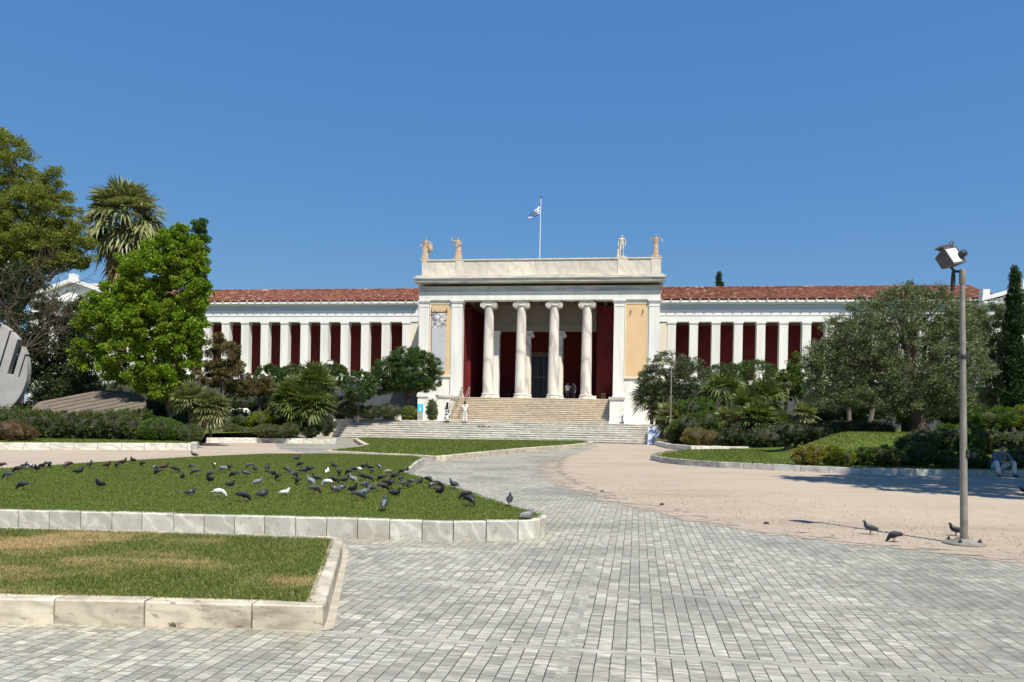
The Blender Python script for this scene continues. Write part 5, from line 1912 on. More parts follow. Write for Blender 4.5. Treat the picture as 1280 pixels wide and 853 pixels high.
tree('grey_green_tree', 'rounded grey green tree hiding the corner of the portico', 'tree', 60,
     [(838, 468, 34, 28), (862, 478, 32, 30), (820, 480, 24, 24), (880, 500, 22, 22), (848, 500, 36, 20)], 850, M['l_olivedark'], M['bark'], 50000, .12, .45, .3, .17, 42, None, 1.5, .55)
tree('leafy_tree', 'mid green leafy tree squeezed between the palms and the olive', 'tree', 53,
     [(990, 476, 20, 24), (1008, 490, 16, 26), (1000, 455, 12, 14), (1022, 480, 14, 20)], 1003, M['l_mid'], M['bark'], 11000, .13, .55, .3, .14, 43)
tree('olive_tree', 'huge silvery olive tree with a thick dark trunk', 'olive tree', 36,
     [(1118, 400, 52, 36), (1165, 392, 46, 34), (1078, 420, 46, 40), (1140, 445, 74, 40), (1194, 425, 36, 44), (1050, 452, 38, 34), (1100, 478, 52, 28), (1180, 478, 42, 30), (1026, 442, 20, 20), (1132, 366, 26, 12), (1162, 366, 18, 12),
      (1108, 372, 18, 12), (1080, 385, 20, 16), (1030, 470, 26, 26), (1205, 395, 22, 24), (1055, 425, 30, 30), (1020, 455, 22, 22), (1205, 455, 34, 40), (1150, 490, 50, 20), (1070, 495, 40, 16), (1040, 498, 30, 14), (1110, 503, 50, 12), (1185, 502, 36, 16)],
     1152, M['l_olive'], M['bark'], 150000, .115, .28, .32, .36, 44, None, 1.6, .25, .28)
tree('olive_tree', 'smaller silvery olive with a slim trunk behind the lamp post', 'olive tree', 42,
     [(1238, 415, 30, 32), (1224, 455, 34, 36), (1252, 462, 26, 42), (1212, 400, 18, 22), (1258, 400, 14, 18), (1246, 385, 12, 14), (1220, 430, 30, 36), (1250, 490, 30, 24)], 1247, M['l_olive'], M['bark'], 60000, .12, .28, .32, .14, 45, None, 1.6, .25, .5)
tree('slim_tree', 'slim tree with a pale trunk in the shade behind the big olive', 'tree', 46, [(1062, 468, 26, 22), (1050, 450, 20, 18)], 1062, M['l_olivedark'], M['bark_grey'], 6000, .13, .4, .3, .13, 46, None, 1, .4, .75)
tree('slim_tree', 'pale trunked slim tree nearest the big olive trunk', 'tree', 46.5, [(1088, 462, 26, 22), (1105, 450, 22, 18)], 1086, M['l_olivedark'], M['bark_grey'], 6000, .13, .4, .3, .16, 47, None, 1, .4, .75)
tree('cypress', 'tall narrow dark cypress beside the gabled pavilion roof', 'cypress', 40.5,
     [(1268, 350, 3.5, 14), (1268, 375, 6.5, 24), (1268, 412, 9.5, 36), (1269, 458, 11, 40), (1269, 500, 11, 26)], 1268, M['l_cypress'], M['bark'], 70000, .13, .4, .22, .16, 48, None, 4, .3, .3, 1.1, 1.2, None, 5, 10, .25)
tree('leafy_tree', 'mid green tree behind the tall narrow cypress', 'tree', 52, [(1292, 385, 18, 28), (1294, 440, 24, 50), (1280, 470, 20, 40)], 1292, M['l_mid'], M['bark'], 9000, .15, .55, .34, .16, 49)
tree('cypress', 'distant cypress tip rising over the tiled roof', 'cypress', 104, [(898.5, 348, 2.6, 8), (899, 362, 5, 12), (899, 385, 7, 24), (899, 430, 8, 40)], 899, M['l_cypress'], M['bark'], 24000, .25, .4, .3, .3, 50, None, 4.0, .3, .3, 1.1, 1.2, None, 4, 6, .25)
# a tree standing outside the picture throws the shade on the far kerb
rng = np.random.default_rng(77)
wb = [((16.6, 13.2, 11.6), (4.6, 3.4, 1.5)), ((13.6, 15.0, 11.9), (2.3, 1.5, 0.9)), ((20.5, 15.5, 12.2), (4.6, 4.0, 1.7)), ((19.0, 20.2, 11.8), (3.4, 3.8, 1.6)), ((23.5, 12.0, 10.5), (4.0, 3.6, 1.8)), ((16.2, 16.4, 12.4), (2.8, 2.2, 1.2))]
base = Vector((20.0, 14.4, 0))
t = thing('shade_tree', base, 'broad shade tree on the gravel beside the seated person', 'tree')
V, K = crown(wb, 60000, .26, .55, .55, rng, 1.5, .3)
raw_mesh('crown', V, np.full(len(V) // 4, 4), M['l_mid'], t, base)
limb_mesh(base, K, .3, rng, 9, wb, .5, 26).build('trunk', M['bark'], t, True, base)

# ------------------------------------------------------------------ palms and shrubs
def gpalm(label, px, py, Rpx, d, nf, seed, heads=1, mat='l_palm', basepx=None, elev=(-30, 80), droop=.35, tr=.13, petf=.42, name='fan_palm', wid=.055, spread=115, dead=0):
    c = W(px, py, d)
    bx = W(basepx or px, 528, d)
    z0 = zt(bx.x, d)
    R = Rpx * d / F
    palm(name, label, (bx.x, d, z0), max(.25, c.z - z0), nf, R * petf, R * (1 - petf) * 1.08, M[mat], seed, 'fan palms' if name == 'fan_palm' else None, elev, droop, (c.x - bx.x, 0), tr, dead, heads, 'palm', 15, wid, spread)


gpalm('big bushy fan palm standing by the end of the steps', 393, 483, 33, 46.5, 80, 61, 5, 'l_palm', 400, (-30, 85), .35, .13, .5)
gpalm('broad low fan palm under the fresh green tree', 238, 500, 27, 38.5, 56, 62, 3, 'l_palmgrey', 239, (-30, 80), .35)
gpalm('smallest spiky fan palm beside the clipped box balls', 263, 534, 19, 41, 36, 63, 1, 'l_palmgrey', 263, (-5, 85), .3, .07)
gpalm('fan palm against the white base of the portico', 813, 498, 27, 61, 40, 64, 2, 'l_palm', 815, (-40, 80))
gpalm('yellowish fan palm below the slim pale street lamp', 840, 522, 27, 55.5, 46, 65, 3, 'l_palmgrey', 838, (-40, 80))
gpalm('tall dark fan palm in front of the clipped tree nearer the portico', 904, 489, 34, 55, 44, 66, 1, 'l_palm', 906, (-35, 70), .45)
gpalm('large fan palm whose heads spread before the colonnade', 956, 500, 34, 51, 44, 67, 2, 'l_palm', 955, (-35, 80), .45)
gpalm('lowest broad fan palm at the lawn edge', 948, 524, 32, 47.5, 50, 68, 2, 'l_palm', 950, (-40, 80))
gpalm('fan palm leaning out behind the others towards the leafy tree', 984, 482, 26, 56, 34, 69, 1, 'l_palmgrey', 980, (-35, 70), .5)
gpalm('grey green fan palm touching the shade of the olive', 1006, 518, 22, 47, 34, 70, 1, 'l_palmgrey', 1006, (-35, 75), .4)
gpalm('fan palm half hidden behind the dry grass tuft', 912, 524, 24, 50, 36, 71, 2, 'l_palmgrey', 910, (-35, 80))


def row(x0, x1, y, rx, ry, step, jit=3, seed=1):
    r = random.Random(seed)
    out, x = [], x0
    while x <= x1:
        out.append((x, y + (r.random() - .5) * jit, rx, ry))
        x += step
    return out


shrub('hedge', 'long dark green hedge behind the left kerb', 'hedge', 36.5, row(-60, 172, 531, 15, 17, 13, 4, 3) + [(180, 537, 12, 13)], M['l_hedge'], 60000, .075, .55, 81, .16, .85, 'twig', None, 1.6, .8, .35)
shrub('bush', 'rusty brown dry bush in front of the long hedge', 'bush', 32.5, [(22, 542, 22, 13), (-8, 541, 26, 14), (10, 538, 24, 12)], M['l_rust'], 24000, .05, .4, 82, .1, .88, 'twig_brown', None, 2.0, .82, .4)
shrub('box_ball', 'larger bright green clipped box ball at the hedge end', 'bush', 36, [(201, 538, 25, 16), (215, 540, 18, 13)], M['l_box'], 26000, .045, .55, 83, .07, .94, 'twig', 'clipped box balls', 3.0, .93, .3)
shrub('box_ball', 'smaller darker clipped box ball next to the bright one', 'bush', 35.6, [(239, 543, 14, 12)], M['l_hedge'], 11000, .045, .55, 84, .07, .93, 'twig', 'clipped box balls', 3.0, .93, .3)
shrub('bush', 'loose light green shoots growing over the hedge by the upright disc', 'bush', 37.8, [(20, 516, 26, 9), (50, 520, 18, 8), (-15, 514, 24, 10)], M['l_mid'], 9000, .09, .25, 85, .14, .6, 'twig', None, 1.2, .5, .8)
shrub('bush', 'pale feathery shoots at the far end of the hedge', 'bush', 37.5, [(178, 520, 14, 9), (160, 518, 14, 7)], M['l_mid'], 5000, .09, .22, 86, .14, .6, 'twig', None, 1.2, .5, .8)
shrub('bush', 'dark undergrowth bush behind the tilted disc', 'bush', 46, [(150, 500, 36, 26), (108, 496, 32, 28), (185, 506, 28, 24), (75, 498, 26, 24), (130, 515, 40, 14)], M['l_dark'], 36000, .12, .5, 87, .25, .8, 'twig', None, 1.2, .6)
shrub('bush', 'dark bush at the foot of the fresh green tree', 'bush', 43, [(212, 520, 18, 16), (196, 516, 14, 14)], M['l_dark'], 9000, .1, .5, 88, .2, .8, 'twig', None, 1.2, .6)
shrub('bush', 'bright lime green bush, the lightest in the bed by the steps', 'bush', 46.5, [(334, 526, 22, 12), (362, 522, 18, 11), (350, 519, 16, 9)], M['l_lime'], 16000, .085, .55, 89, .16, .8, 'twig', None, 1.4, .65)
shrub('bush', 'dull green bush under the small brown trees', 'bush', 48, [(296, 526, 26, 14), (270, 530, 18, 12)], M['l_mid'], 12000, .09, .5, 90, .18, .8, 'twig', None, 1.3, .65)
shrub('bush', 'low dark rounded bush at the kerb below the lime one', 'bush', 44.6, [(336, 539, 20, 8), (352, 540, 12, 7)], M['l_hedge'], 10000, .06, .5, 91, .1, .9, 'twig', None, 2, .85)
shrub('bush', 'round dark bush between the kerb and the fan palm', 'bush', 44.8, [(364, 537, 11, 9)], M['l_hedge'], 6000, .06, .5, 92, .1, .9, 'twig', None, 2, .85)
shrub('bush', 'round dark bush at the kerb below the dull green one', 'bush', 44.4, [(286, 538, 14, 9), (304, 540, 11, 6)], M['l_hedge'], 8000, .06, .5, 93, .1, .9, 'twig', None, 2, .85)
shrub('bush', 'ground hugging bush around the big fan palm foot', 'bush', 45.2, [(388, 538, 11, 9), (408, 532, 10, 12)], M['l_dark'], 6000, .08, .5, 94, .15, .85, 'twig', None, 1.6, .75)
shrub('bush', 'yellow green round bush beside the turquoise sign', 'bush', 61.5, [(511, 516, 10, 8)], M['l_lime'], 5000, .07, .5, 95, .12, .88, 'twig', None, 2, .8, .25, None, False)
shrub('bush', 'dark low bush along the terrace behind the grey bollard stone', 'bush', 61, [(462, 515, 22, 8), (486, 514, 18, 9), (438, 514, 14, 8)], M['l_dark'], 9000, .09, .5, 96, .16, .85, 'twig', None, 1.6, .75, .25, None, False)
shrub('bush', 'dark bush against the pedestal nearest the raised arm woman', 'bush', 61.5, [(540, 514, 7, 14)], M['l_hedge'], 5000, .08, .5, 97, .14, .85, 'twig', None, 1.6, .75, .25, None, False)
shrub('bush', 'broad dark bush along the foot of the left wing behind the round trees', 'bush', 62.5, [(300, 505, 26, 15), (345, 506, 26, 14), (388, 506, 26, 14), (425, 508, 22, 13)], M['l_dark'], 26000, .11, .5, 150, .2, .85, 'twig', None, 1.5, .7)
shrub('bush', 'dark green bush between the lime bush and the big fan palm', 'bush', 48, [(368, 514, 18, 14), (384, 524, 14, 14)], M['l_hedge'], 9000, .09, .5, 151, .16, .82, 'twig', None, 1.5, .7)
shrub('bush', 'dark green bush behind the two low fan palms', 'bush', 46, [(252, 510, 20, 18), (232, 514, 16, 14)], M['l_dark'], 9000, .09, .5, 152, .16, .82, 'twig', None, 1.5, .7)
shrub('bush', 'bright green bush in the middle of the fan palm bed', 'bush', 52, [(868, 513, 20, 15), (880, 508, 14, 10)], M['l_box'], 12000, .085, .55, 98, .16, .8, 'twig', None, 1.5, .65)
shrub('bush', 'mid green bush below the bright one in the palm bed', 'bush', 49, [(862, 532, 22, 14), (884, 528, 18, 14)], M['l_mid'], 11000, .085, .5, 99, .16, .8, 'twig', None, 1.5, .65)
shrub('bush', 'dark leafy bush behind the litter bin', 'bush', 49.5, [(842, 543, 11, 11), (852, 546, 9, 8)], M['l_hedge'], 6000, .08, .5, 100, .14, .85, 'twig', None, 1.6, .75)
shrub('bush', 'dark bush filling the corner between the steps and the palms', 'bush', 57, [(838, 540, 10, 13), (848, 535, 12, 14), (828, 541, 8, 10)], M['l_hedge'], 9000, .08, .5, 144, .15, .85, 'twig', None, 1.6, .75)
shrub('grass_tuft', 'dry brownish grass tuft at the white kerb of the palm bed', 'plant', 46.4, [(868, 546, 16, 11), (886, 547, 14, 9)], M['l_grasstuft'], 9000, .20, .06, 101, .14, .7, 'twig_brown', None, 1.6, .5, 1.6)
shrub('bush', 'dark shaded bush between the tuft and the lawn', 'bush', 46, [(918, 545, 16, 12), (906, 549, 12, 8)], M['l_dark'], 8000, .08, .5, 102, .15, .85, 'twig', None, 1.6, .75)
shrub('bush', 'dark bush under the lowest broad fan palm', 'bush', 45.2, [(956, 547, 24, 14), (980, 542, 20, 14)], M['l_dark'], 10000, .08, .5, 103, .16, .85, 'twig', None, 1.6, .75)
shrub('hedge', 'low dark hedge in the shade under the olive tree', 'hedge', 36.5, row(985, 1112, 540, 14, 12, 12, 3, 5), M['l_dark'], 24000, .08, .5, 104, .16, .88, 'twig', None, 1.6, .8)
shrub('bush', 'dark bush added for the deep shade behind the olive trunk', 'bush', 50, [(1080, 510, 40, 20), (1140, 508, 40, 24), (1190, 508, 34, 24), (1030, 512, 30, 18)], M['l_dark'], 20000, .12, .5, 105, .28, .8, 'twig', None, 1.3, .6)  # added; dark leaves stand in for deep shade between the trunks
shrub('bush', 'dark bush added for the deep shade below the smaller olive', 'bush', 49, [(1230, 510, 30, 22), (1270, 510, 30, 26)], M['l_dark'], 12000, .12, .5, 106, .28, .8, 'twig', None, 1.3, .6)  # added to carry on the deep shade under the second olive
shrub('bush', 'yellowing bush at the grey kerb, first of the kerb row', 'bush', 25.3, [(1004, 570, 14, 11), (1020, 568, 14, 12)], M['l_yellowgreen'], 12000, .06, .55, 107, .12, .8, 'twig_brown', None, 1.7, .6)
shrub('bush', 'lime green bush beside the yellowing one at the kerb', 'bush', 25.2, [(1040, 570, 16, 12), (1056, 573, 11, 9)], M['l_lime'], 12000, .055, .55, 108, .11, .8, 'twig', None, 1.7, .65)
for i, (bl_, m_, lab, d) in enumerate(((((1078, 572, 15, 11),), 'l_mid', 'first shaded green bush after the lime one at the kerb', 25.6), (((1106, 571, 18, 12), (1120, 574, 12, 9)), 'l_hedge', 'dark shaded kerb bush in front of the olive trunk', 25.4),
                                       (((1148, 569, 20, 15), (1136, 574, 14, 9)), 'l_mid', 'tallest shaded bush of the kerb row, before the post', 25.6), (((1180, 574, 16, 10),), 'l_hedge', 'low shaded kerb bush just before the lamp post', 25.2),
                                       (((1214, 573, 15, 11), (1228, 576, 10, 8)), 'l_mid', 'shaded kerb bush between the lamp post and the seated person', 25.2), (((1274, 574, 15, 13), (1294, 574, 16, 12)), 'l_hedge', 'shaded kerb bush behind the seated person shoulder', 25.8))):
    shrub('bush', lab, 'bush', d, bl_, M[m_], 9000, .055, .55, 110 + i, .11, .85, 'twig', 'bushes along the shaded kerb', 1.8, .72)
for i, (bl_, m_, lab, d) in enumerate(((((1152, 551, 20, 12), (1136, 556, 16, 10)), 'l_hedge', 'rounded bush on the bank before the olive trunk', 29), (((1182, 549, 20, 13),), 'l_hedge', 'rounded bush on the bank just before the post', 29.5),
                                       (((1234, 550, 19, 12),), 'l_hedge', 'rounded dark bush on the bank above the seated person', 29), (((1212, 556, 16, 11),), 'l_mid', 'rounded mid green bush on the bank right after the post', 27.8),
                                       (((1270, 552, 18, 12), (1296, 552, 18, 12)), 'l_hedge', 'rounded bush on the bank under the cypress', 28.5))):
    shrub('bush', lab, 'bush', d, bl_, M[m_], 10000, .055, .55, 130 + i, .10, .9, 'twig', 'rounded bushes on the bank', 2.2, .82)
shrub('bush', 'loose sunlit light green bush under the smaller olive', 'bush', 33, [(1232, 524, 22, 13), (1254, 522, 18, 12), (1218, 530, 12, 10)], M['l_box'], 15000, .08, .3, 140, .16, .75, 'twig', None, 1.4, .55, .7)
shrub('bush', 'loose sunlit light green bush under the cypress', 'bush', 33.5, [(1276, 521, 18, 14), (1294, 522, 16, 13)], M['l_lime'], 9000, .08, .3, 141, .16, .75, 'twig', None, 1.4, .55, .7)
shrub('bush', 'sunlit low bush on the bank beside the post', 'bush', 31, [(1196, 540, 14, 7), (1182, 536, 10, 6)], M['l_box'], 6000, .06, .5, 142, .12, .85, 'twig', None, 1.6, .7)

# weeds at the kerb feet
for px, py, lab, s in ((508, 674.5, 'dry weed tuft at the kerb foot below the flock', 1.0), (614, 674, 'dry weed tuft at the kerb foot near the rounded tip', 1.2), (222, 783.5, 'tiny green weed in the near kerb joint', .5)):
    p = G(px, py, 0)
    rng = np.random.default_rng(int(px))
    n = 46
    a = rng.random(n) * 6.28
    C = np.stack([np.cos(a), np.sin(a) * .35 - .1, np.zeros(n)], 1) * (rng.random((n, 1)) * .09 * s) + np.array([0, 0, .04 * s])
    D = np.stack([np.cos(a), np.sin(a) * .5 - .3, .4 + rng.random(n)], 1)
    V = leaves(C, D, (.06 + .07 * rng.random(n)) * s, .12, rng)
    o = raw_mesh('weed', V, np.full(n, 4), M['l_grasstuft'], None)
    o.location = (p.x, p.y - .02, .004)
    tag(o, lab, 'weed')

# ------------------------------------------------------------------ pigeons
PC = {'dark': ((.035, .038, .045), (.018, .02, .026), (.03, .03, .036)), 'grey': ((.13, .145, .17), (.035, .04, .05), (.05, .055, .065)), 'white': ((.74, .73, .69), (.70, .69, .66), (.66, .65, .62)),
      'pied': ((.62, .61, .58), (.04, .042, .05), (.05, .052, .06)), 'brown': ((.10, .058, .04), (.055, .035, .03), (.075, .045, .033)), 'pale': ((.34, .36, .38), (.12, .13, .15), (.2, .21, .23))}
PM = {}
for k_, (bc, hc_, wc_) in PC.items():
    PM[k_] = [plain('pigeon_%s_plumage' % k_, bc, .6, .2, 30), plain('pigeon_%s_head' % k_, hc_, .4, .2, 30), plain('pigeon_%s_wing' % k_, wc_, .6, .25, 22)]
LEG = plain('pigeon_leg', (.32, .10, .08), .6)
POSE = {'stand': [(-.175, .070, .022, .005), (-.10, .092, .032, .012), (-.055, .108, .046, .036), (.0, .122, .058, .054), (.05, .145, .053, .056), (.082, .182, .034, .040), (.094, .216, .022, .026), (.104, .242, .022, .023), (.122, .244, .014, .015), (.146, .236, .002, .002)],
        'peck': [(-.18, .125, .022, .005), (-.105, .135, .032, .012), (-.06, .14, .046, .038), (-.005, .138, .058, .054), (.05, .122, .053, .054), (.092, .092, .034, .038), (.112, .062, .023, .026), (.124, .040, .022, .022), (.134, .026, .013, .014), (.142, .006, .002, .002)],
        'rest': [(-.17, .045, .022, .005), (-.10, .055, .034, .014), (-.055, .062, .050, .042), (.0, .068, .062, .056), (.05, .082, .056, .056), (.076, .112, .038, .042), (.086, .142, .026, .028), (.098, .164, .022, .022), (.116, .166, .014, .014), (.138, .158, .002, .002)]}


def pigeon_mesh(pose, col):
    mb = MB()
    sp_, n = POSE[pose], 10
    vs, fs, mi = [], [], []
    for i, (x, z, ry, rz) in enumerate(sp_):
        a, b_ = sp_[max(0, i - 1)], sp_[min(len(sp_) - 1, i + 1)]
        tx, tz = b_[0] - a[0], b_[1] - a[1]
        l_ = math.hypot(tx, tz)
        nx, nz = -tz / l_, tx / l_
        for k in range(n):
            w = 2 * pi * k / n
            vs.append((x + nx * rz * math.sin(w), ry * math.cos(w), z + nz * rz * math.sin(w)))
    for i in range(len(sp_) - 1):
        for k in range(n):
            k2 = (k + 1) % n
            fs.append((i * n + k, i * n + k2, (i + 1) * n + k2, (i + 1) * n + k))
            mi.append(2 if i == 0 else (1 if i >= 4 else 0))
    fs += [tuple(range(n))[::-1], tuple((len(sp_) - 1) * n + k for k in range(n))]
    mi += [2, 1]
    mb.v, mb.f, mb.m = vs, fs, mi
    c, b2 = sp_[3], sp_[2]
    ang = math.atan2(c[1] - sp_[1][1], c[0] - sp_[1][0])
    for s in (-1, 1):
        mb.ell((c[0] - .035, s * .047, c[1] + .012), (.10, .016, .042), 10, 7, 2, 0, Matrix.Rotation(-ang, 3, 'Y') @ Matrix.Rotation(s * rad(8), 3, 'Z'))
    if pose != 'rest':
        for s in (-1, 1):
            mb.tube([(.0, s * .026, sp_[3][1] - .045), (.005, s * .026, .008)], .006, 5, 3)
            for q in (-.018, 0, .018):
                mb.tube([(.005, s * .026, .006), (.036, s * .026 + q, .004)], .004, 4, 3)
    o = mb.build('pigeon', PM[col] + [LEG], None, True)
    me = o.data
    bpy.data.objects.remove(o)
    return me


PME = {}
prng = random.Random(12)
NUM = ['first', 'second', 'third', 'fourth', 'fifth', 'sixth', 'seventh', 'eighth', 'ninth', 'tenth', 'eleventh', 'twelfth', 'thirteenth', 'fourteenth']
CW = {'dark': 'dark', 'grey': 'grey', 'white': 'white', 'pied': 'black and white', 'brown': 'brown', 'pale': 'pale grey'}


def pigeon(px, py, col, pose, head, z, label, group, s=None, loc=None):
    key = (pose, col)
    if key not in PME:
        PME[key] = pigeon_mesh(pose, col)
    o = bpy.data.objects.new('pigeon', PME[key])
    COL.objects.link(o)
    o.location = loc if loc is not None else G(px, py, z)
    o.rotation_euler = (0, 0, rad(head))
    s = s or ((.68 if col in ('dark', 'grey', 'brown', 'pale') else .62) + .13 * prng.random())
    o.scale = (s, s, s)
    tag(o, label, 'pigeon', group)
    return o


# (x, y of the feet in the photograph, colour) by area of the lawn, each area listed from the hedge side towards the lamp side
areas = {
    'in the gravel edge row': [(2, 586, 'brown'), (22, 591.5, 'dark'), (30, 587, 'pied'), (38, 586.5, 'pied'), (46, 588, 'dark'), (53, 586.5, 'dark'), (61, 585.5, 'dark'), (85, 585.5, 'brown'), (112, 585.5, 'dark'), (134, 586, 'brown'), (146, 585.5, 'dark'), (153, 582.5, 'brown'), (166, 579.5, 'brown'), (178, 583.5, 'dark')],
    'in the back line of the flock': [(194, 589, 'pied'), (205, 588.5, 'brown'), (219, 591, 'dark'), (239, 586.5, 'pied'), (268, 585.5, 'pied'), (287, 588.5, 'dark'), (312, 586, 'pied'), (319, 591, 'dark'), (334, 590, 'dark'), (359, 591.5, 'grey'), (375, 584.5, 'dark'), (387, 591.5, 'dark'), (417, 586.5, 'dark')],
    'in the second line of the flock': [(197, 594.5, 'dark'), (228, 598.5, 'grey'), (244, 594.5, 'grey'), (263, 597, 'grey'), (278, 590.5, 'pale'), (292, 598, 'dark'), (307, 597, 'pied'), (341, 597, 'dark'), (347, 601, 'dark'), (368, 598.5, 'grey'), (379, 593, 'grey'), (396, 603, 'dark')],
    'in the far cluster': [(424, 595.5, 'dark'), (436, 594.5, 'dark'), (443, 591, 'dark'), (455, 587.5, 'dark'), (462, 588.5, 'dark'), (466, 593, 'pied'), (474, 587.5, 'pied'), (486, 594.5, 'pale'), (503, 593.5, 'dark'), (509, 591.5, 'pied')],
    'in the middle cluster': [(417, 605, 'dark'), (430, 605.5, 'dark'), (441, 604.5, 'pale'), (452, 600.5, 'dark'), (461, 602.5, 'dark'), (477, 602.5, 'dark'), (484, 605, 'brown'), (493, 600.5, 'dark'), (501, 604.5, 'dark'), (505, 611, 'pied')],
    'in the front cluster': [(372, 606.5, 'dark'), (388, 607.5, 'pale'), (393, 618, 'grey'), (408, 608.5, 'white'), (419, 615.5, 'pied'), (426, 614, 'pied'), (441, 618, 'dark'), (448, 625.5, 'grey'), (456, 622.5, 'pale'), (456, 609, 'pied'), (463, 616, 'dark'), (479, 614.5, 'dark'), (488, 611, 'dark'), (494, 620, 'dark')],
    'along the path edge': [(513, 608, 'pied'), (525, 604.5, 'dark'), (536, 604.5, 'dark'), (541, 611.5, 'pied'), (547, 611, 'dark'), (550, 621.5, 'dark'), (567, 612, 'grey'), (582, 625, 'dark'), (587, 632.5, 'dark')],
}
for area, lst in areas.items():
    lst = sorted(lst)
    cnt = {}
    tot = {}
    for _, _, c in lst:
        tot[c] = tot.get(c, 0) + 1
    for px, py, c in lst:
        i = cnt.get(c, 0)
        cnt[c] = i + 1
        if tot[c] == 1:
            lab = 'only %s pigeon %s' % (CW[c], area)
        else:
            lab = '%s %s pigeon from the hedge side %s' % (NUM[i], CW[c], area)
        r = prng.random()
        pose = 'peck' if r < .5 else ('stand' if r < .8 else 'rest')
        hd_ = prng.choice((0, 180)) + prng.gauss(0, 45)
        pigeon(px, py, c, pose, hd_, ZB + .012, lab, 'pigeons of the flock on the big lawn')
for px, py, c, pose, hd_, z, lab in (
        (9, 599, 'pied', 'peck', 180, ZB + .012, 'black and white pigeon just inside the row nearest the hedge'),
        (98, 592, 'dark', 'rest', 10, ZB + .012, 'dark pigeon crouching a little in front of the gravel edge row'),
        (28, 612.5, 'dark', 'peck', 185, ZB + .012, 'lone dark pigeon pecking on the empty grass above the white kerb'),
        (125, 611.5, 'dark', 'stand', 250, ZB + .012, 'small lone dark pigeon on bare grass seen head on'),
        (243, 572.5, 'brown', 'stand', 200, ZB + .01, 'brown pigeon standing on the kerb beside the gravel path'),
        (371, 577, 'dark', 'stand', 20, ZB + .012, 'lone dark pigeon upright far behind the flock'),
        (262, 605.5, 'dark', 'stand', 265, ZB + .012, 'dark pigeon facing the kerb below the second line'),
        (288, 608.5, 'dark', 'rest', 0, ZB + .012, 'dark pigeon lying flat between the two white ones'),
        (322, 608.5, 'pale', 'stand', 20, ZB + .012, 'pale grey pigeon standing with head up before the flock'),
        (238, 619.5, 'pied', 'rest', 0, ZB + .012, 'white backed pigeon with a dark head alone before the flock'),
        (275, 622, 'white', 'peck', 20, ZB + .012, 'cream white pigeon with spread wing near the kerb, hedge side'),
        (304, 627, 'dark', 'peck', 10, ZB + .012, 'dark pigeon pecking closest to the kerb below the flock'),
        (328, 622, 'grey', 'rest', 0, ZB + .012, 'plump grey pigeon lying near the kerb below the flock'),
        (356, 619, 'white', 'rest', 0, ZB + .012, 'pure white pigeon lying alone on the grass'),
        (447, 591, 'white', 'peck', 160, ZB + .012, 'white taking off pigeon with stretched body in the flock'),
        (409, 592, 'white', 'rest', 90, ZB + .012, 'tiny white pigeon in the gap of the back line'),
        (480, 638.5, 'grey', 'stand', 92, ZB + .012, 'blue grey pigeon seen from behind, nearest the kerb'),
        (637, 632, 'dark', 'stand', 85, ZB + .012, 'upright dark pigeon alone on the path edge by the tip'),
        (659, 648.5, 'pale', 'rest', 30, ZB + .012, 'pale grey pigeon crouching on the rounded kerb tip'),
        (1088, 668.5, 'grey', 'stand', 165, 0, 'grey pigeon walking on the gravel along the post shadow'),
        (1118, 678, 'dark', 'peck', 178, 0, 'dark pigeon pecking on the shadow line near the post'),
        (1195, 670.5, 'dark', 'stand', 160, 0, 'dark pigeon half hidden behind the lamp post foot'),
        (1279.5, 618, 'dark', 'stand', 170, 0, 'dark pigeon cut by the picture edge in the tree shade')):
    pigeon(px, py, c, pose, hd_, z, lab, 'single pigeons around the flock')
pl = W(1183, 316, d_l)
pigeon(0, 0, 'grey', 'rest', 8, 0, 'grey pigeon perched on top of the floodlight', 'single pigeons around the flock', .9, (pl.x, pl.y + .02, pl.z - .005))
for px, yl_, k_, lab in ((599, -9.3, 6, 'dark pigeon on the steps nearest the man in white'), (604.5, -9.3, 6, 'middle dark pigeon of the three on the steps'), (611, -9.3, 6, 'dark pigeon on the steps farthest from the man')):
    pigeon(0, 0, 'dark', 'rest', prng.choice((0, 180)), 0, lab, 'pigeons on the steps', 1.0, LW(xc(px, yl_, 532), yl_, ZT * k_ / 9 + .006))
# loose stones along the gravel edge
for px, py, r, lab in ((752.5, 615, .03, 'small dark stone on the gravel edge, the farther one'), (827.5, 631.3, .03, 'small dark stone on the gravel edge, midway to the post'), (958, 655, .028, 'small dark stone on the gravel edge nearest the post')):
    random.seed(int(px))
    o = MB().ell((0, 0, r * .4), (r * 1.5, r, r * .8), 8, 6, 0, .35).build('stone', M['twig_brown'], None, True)
    o.location = G(px, py, .003)
    tag(o, lab, 'stone')

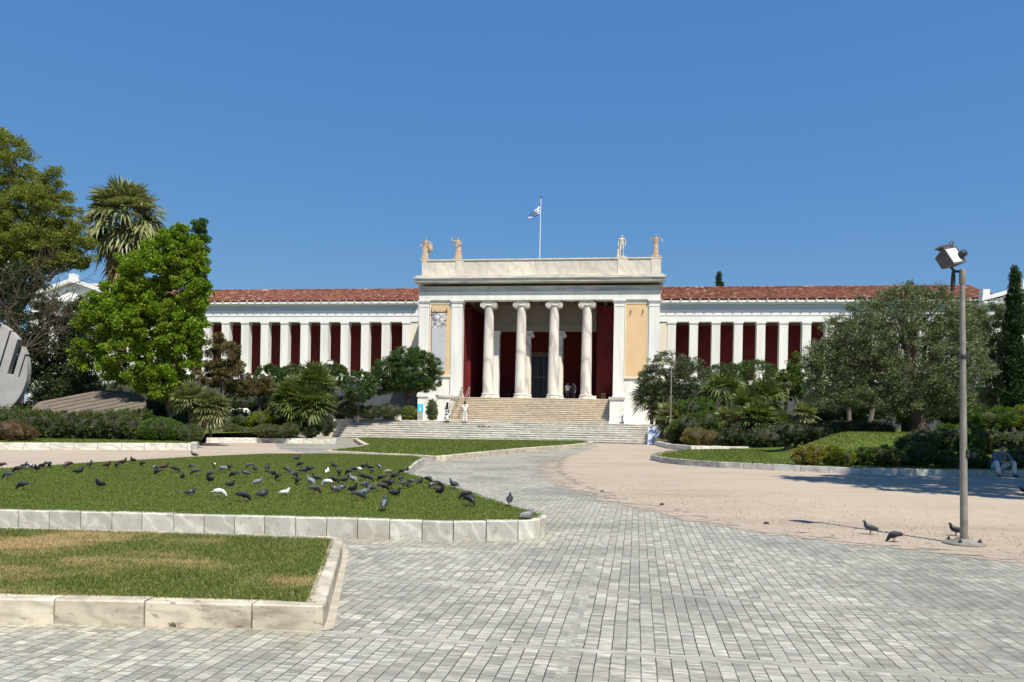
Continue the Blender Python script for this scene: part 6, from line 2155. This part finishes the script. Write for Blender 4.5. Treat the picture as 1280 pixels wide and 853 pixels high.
# ------------------------------------------------------------------ light, sky, camera
sv = Vector((1.04, -2.05, 3.74)).normalized()
el = math.asin(sv.z)
az = math.atan2(sv.x, sv.y)
sun = bpy.data.lights.new('sun', 'SUN')
sun.energy = 5.0
sun.angle = rad(0.53)
sun.color = (1.0, 0.94, 0.83)
so = bpy.data.objects.new('sun', sun)
so.rotation_euler = (-sv).to_track_quat('-Z', 'Y').to_euler()
so.location = (10, -20, 40)
COL.objects.link(so)
w = bpy.data.worlds.new('World')
scene.world = w
w.use_nodes = True
t = w.node_tree
t.nodes.clear()
sky = t.nodes.new('ShaderNodeTexSky')
sky.sky_type = 'NISHITA'
sky.sun_disc = False
sky.sun_elevation = el
sky.sun_rotation = az
sky.altitude = 1200
sky.air_density = 1.0
sky.dust_density = 0.0
sky.ozone_density = 2.6
bg = t.nodes.new('ShaderNodeBackground')
bg.inputs['Strength'].default_value = 0.100
wo = t.nodes.new('ShaderNodeOutputWorld')
hs_ = t.nodes.new('ShaderNodeHueSaturation')
hs_.inputs['Saturation'].default_value = 1.22
t.links.new(sky.outputs[0], hs_.inputs['Color'])
sp_ = t.nodes.new('ShaderNodeSeparateColor')
cb_ = t.nodes.new('ShaderNodeCombineColor')
t.links.new(hs_.outputs[0], sp_.inputs[0])
# a deep, even, cloudless blue: soften the sky's brightness gradient channel by channel
for ch, (p_, a_) in enumerate(((.56, .361), (.433, .459), (.168, .574))):
    q_ = math_n(t, 'POWER', math_n(t, 'MULTIPLY', sp_.outputs[ch], .115), p_)
    t.links.new(math_n(t, 'MULTIPLY', q_, a_ / .115), cb_.inputs[ch])
t.links.new(cb_.outputs[0], bg.inputs[0])
t.links.new(bg.outputs[0], wo.inputs[0])

cam = bpy.data.cameras.new('camera')
cam.sensor_width = 36
cam.lens = 36 * F / 1280
cam.shift_y = (HY - 426.5) / 1280
cam.clip_end = 3000
cam.clip_start = 0.1
co = bpy.data.objects.new('camera', cam)
co.matrix_world = Matrix.Translation((0, 0, CZ)) @ Matrix.Rotation(rad(90), 4, 'X') @ Matrix.Rotation(ROLL, 4, 'Z')
COL.objects.link(co)
scene.camera = co
scene.view_settings.view_transform = 'Standard'
scene.view_settings.look = 'None'
scene.view_settings.exposure = 0.42
scene.view_settings.gamma = 1
scene.view_settings.use_curve_mapping = False
scene.render.engine = 'CYCLES'
scene.cycles.use_denoising = True
scene.cycles.max_bounces = 6
scene.cycles.diffuse_bounces = 3
scene.cycles.glossy_bounces = 2
scene.cycles.transmission_bounces = 3
scene.cycles.transparent_max_bounces = 4
scene.cycles.caustics_reflective = False
scene.cycles.caustics_refractive = False
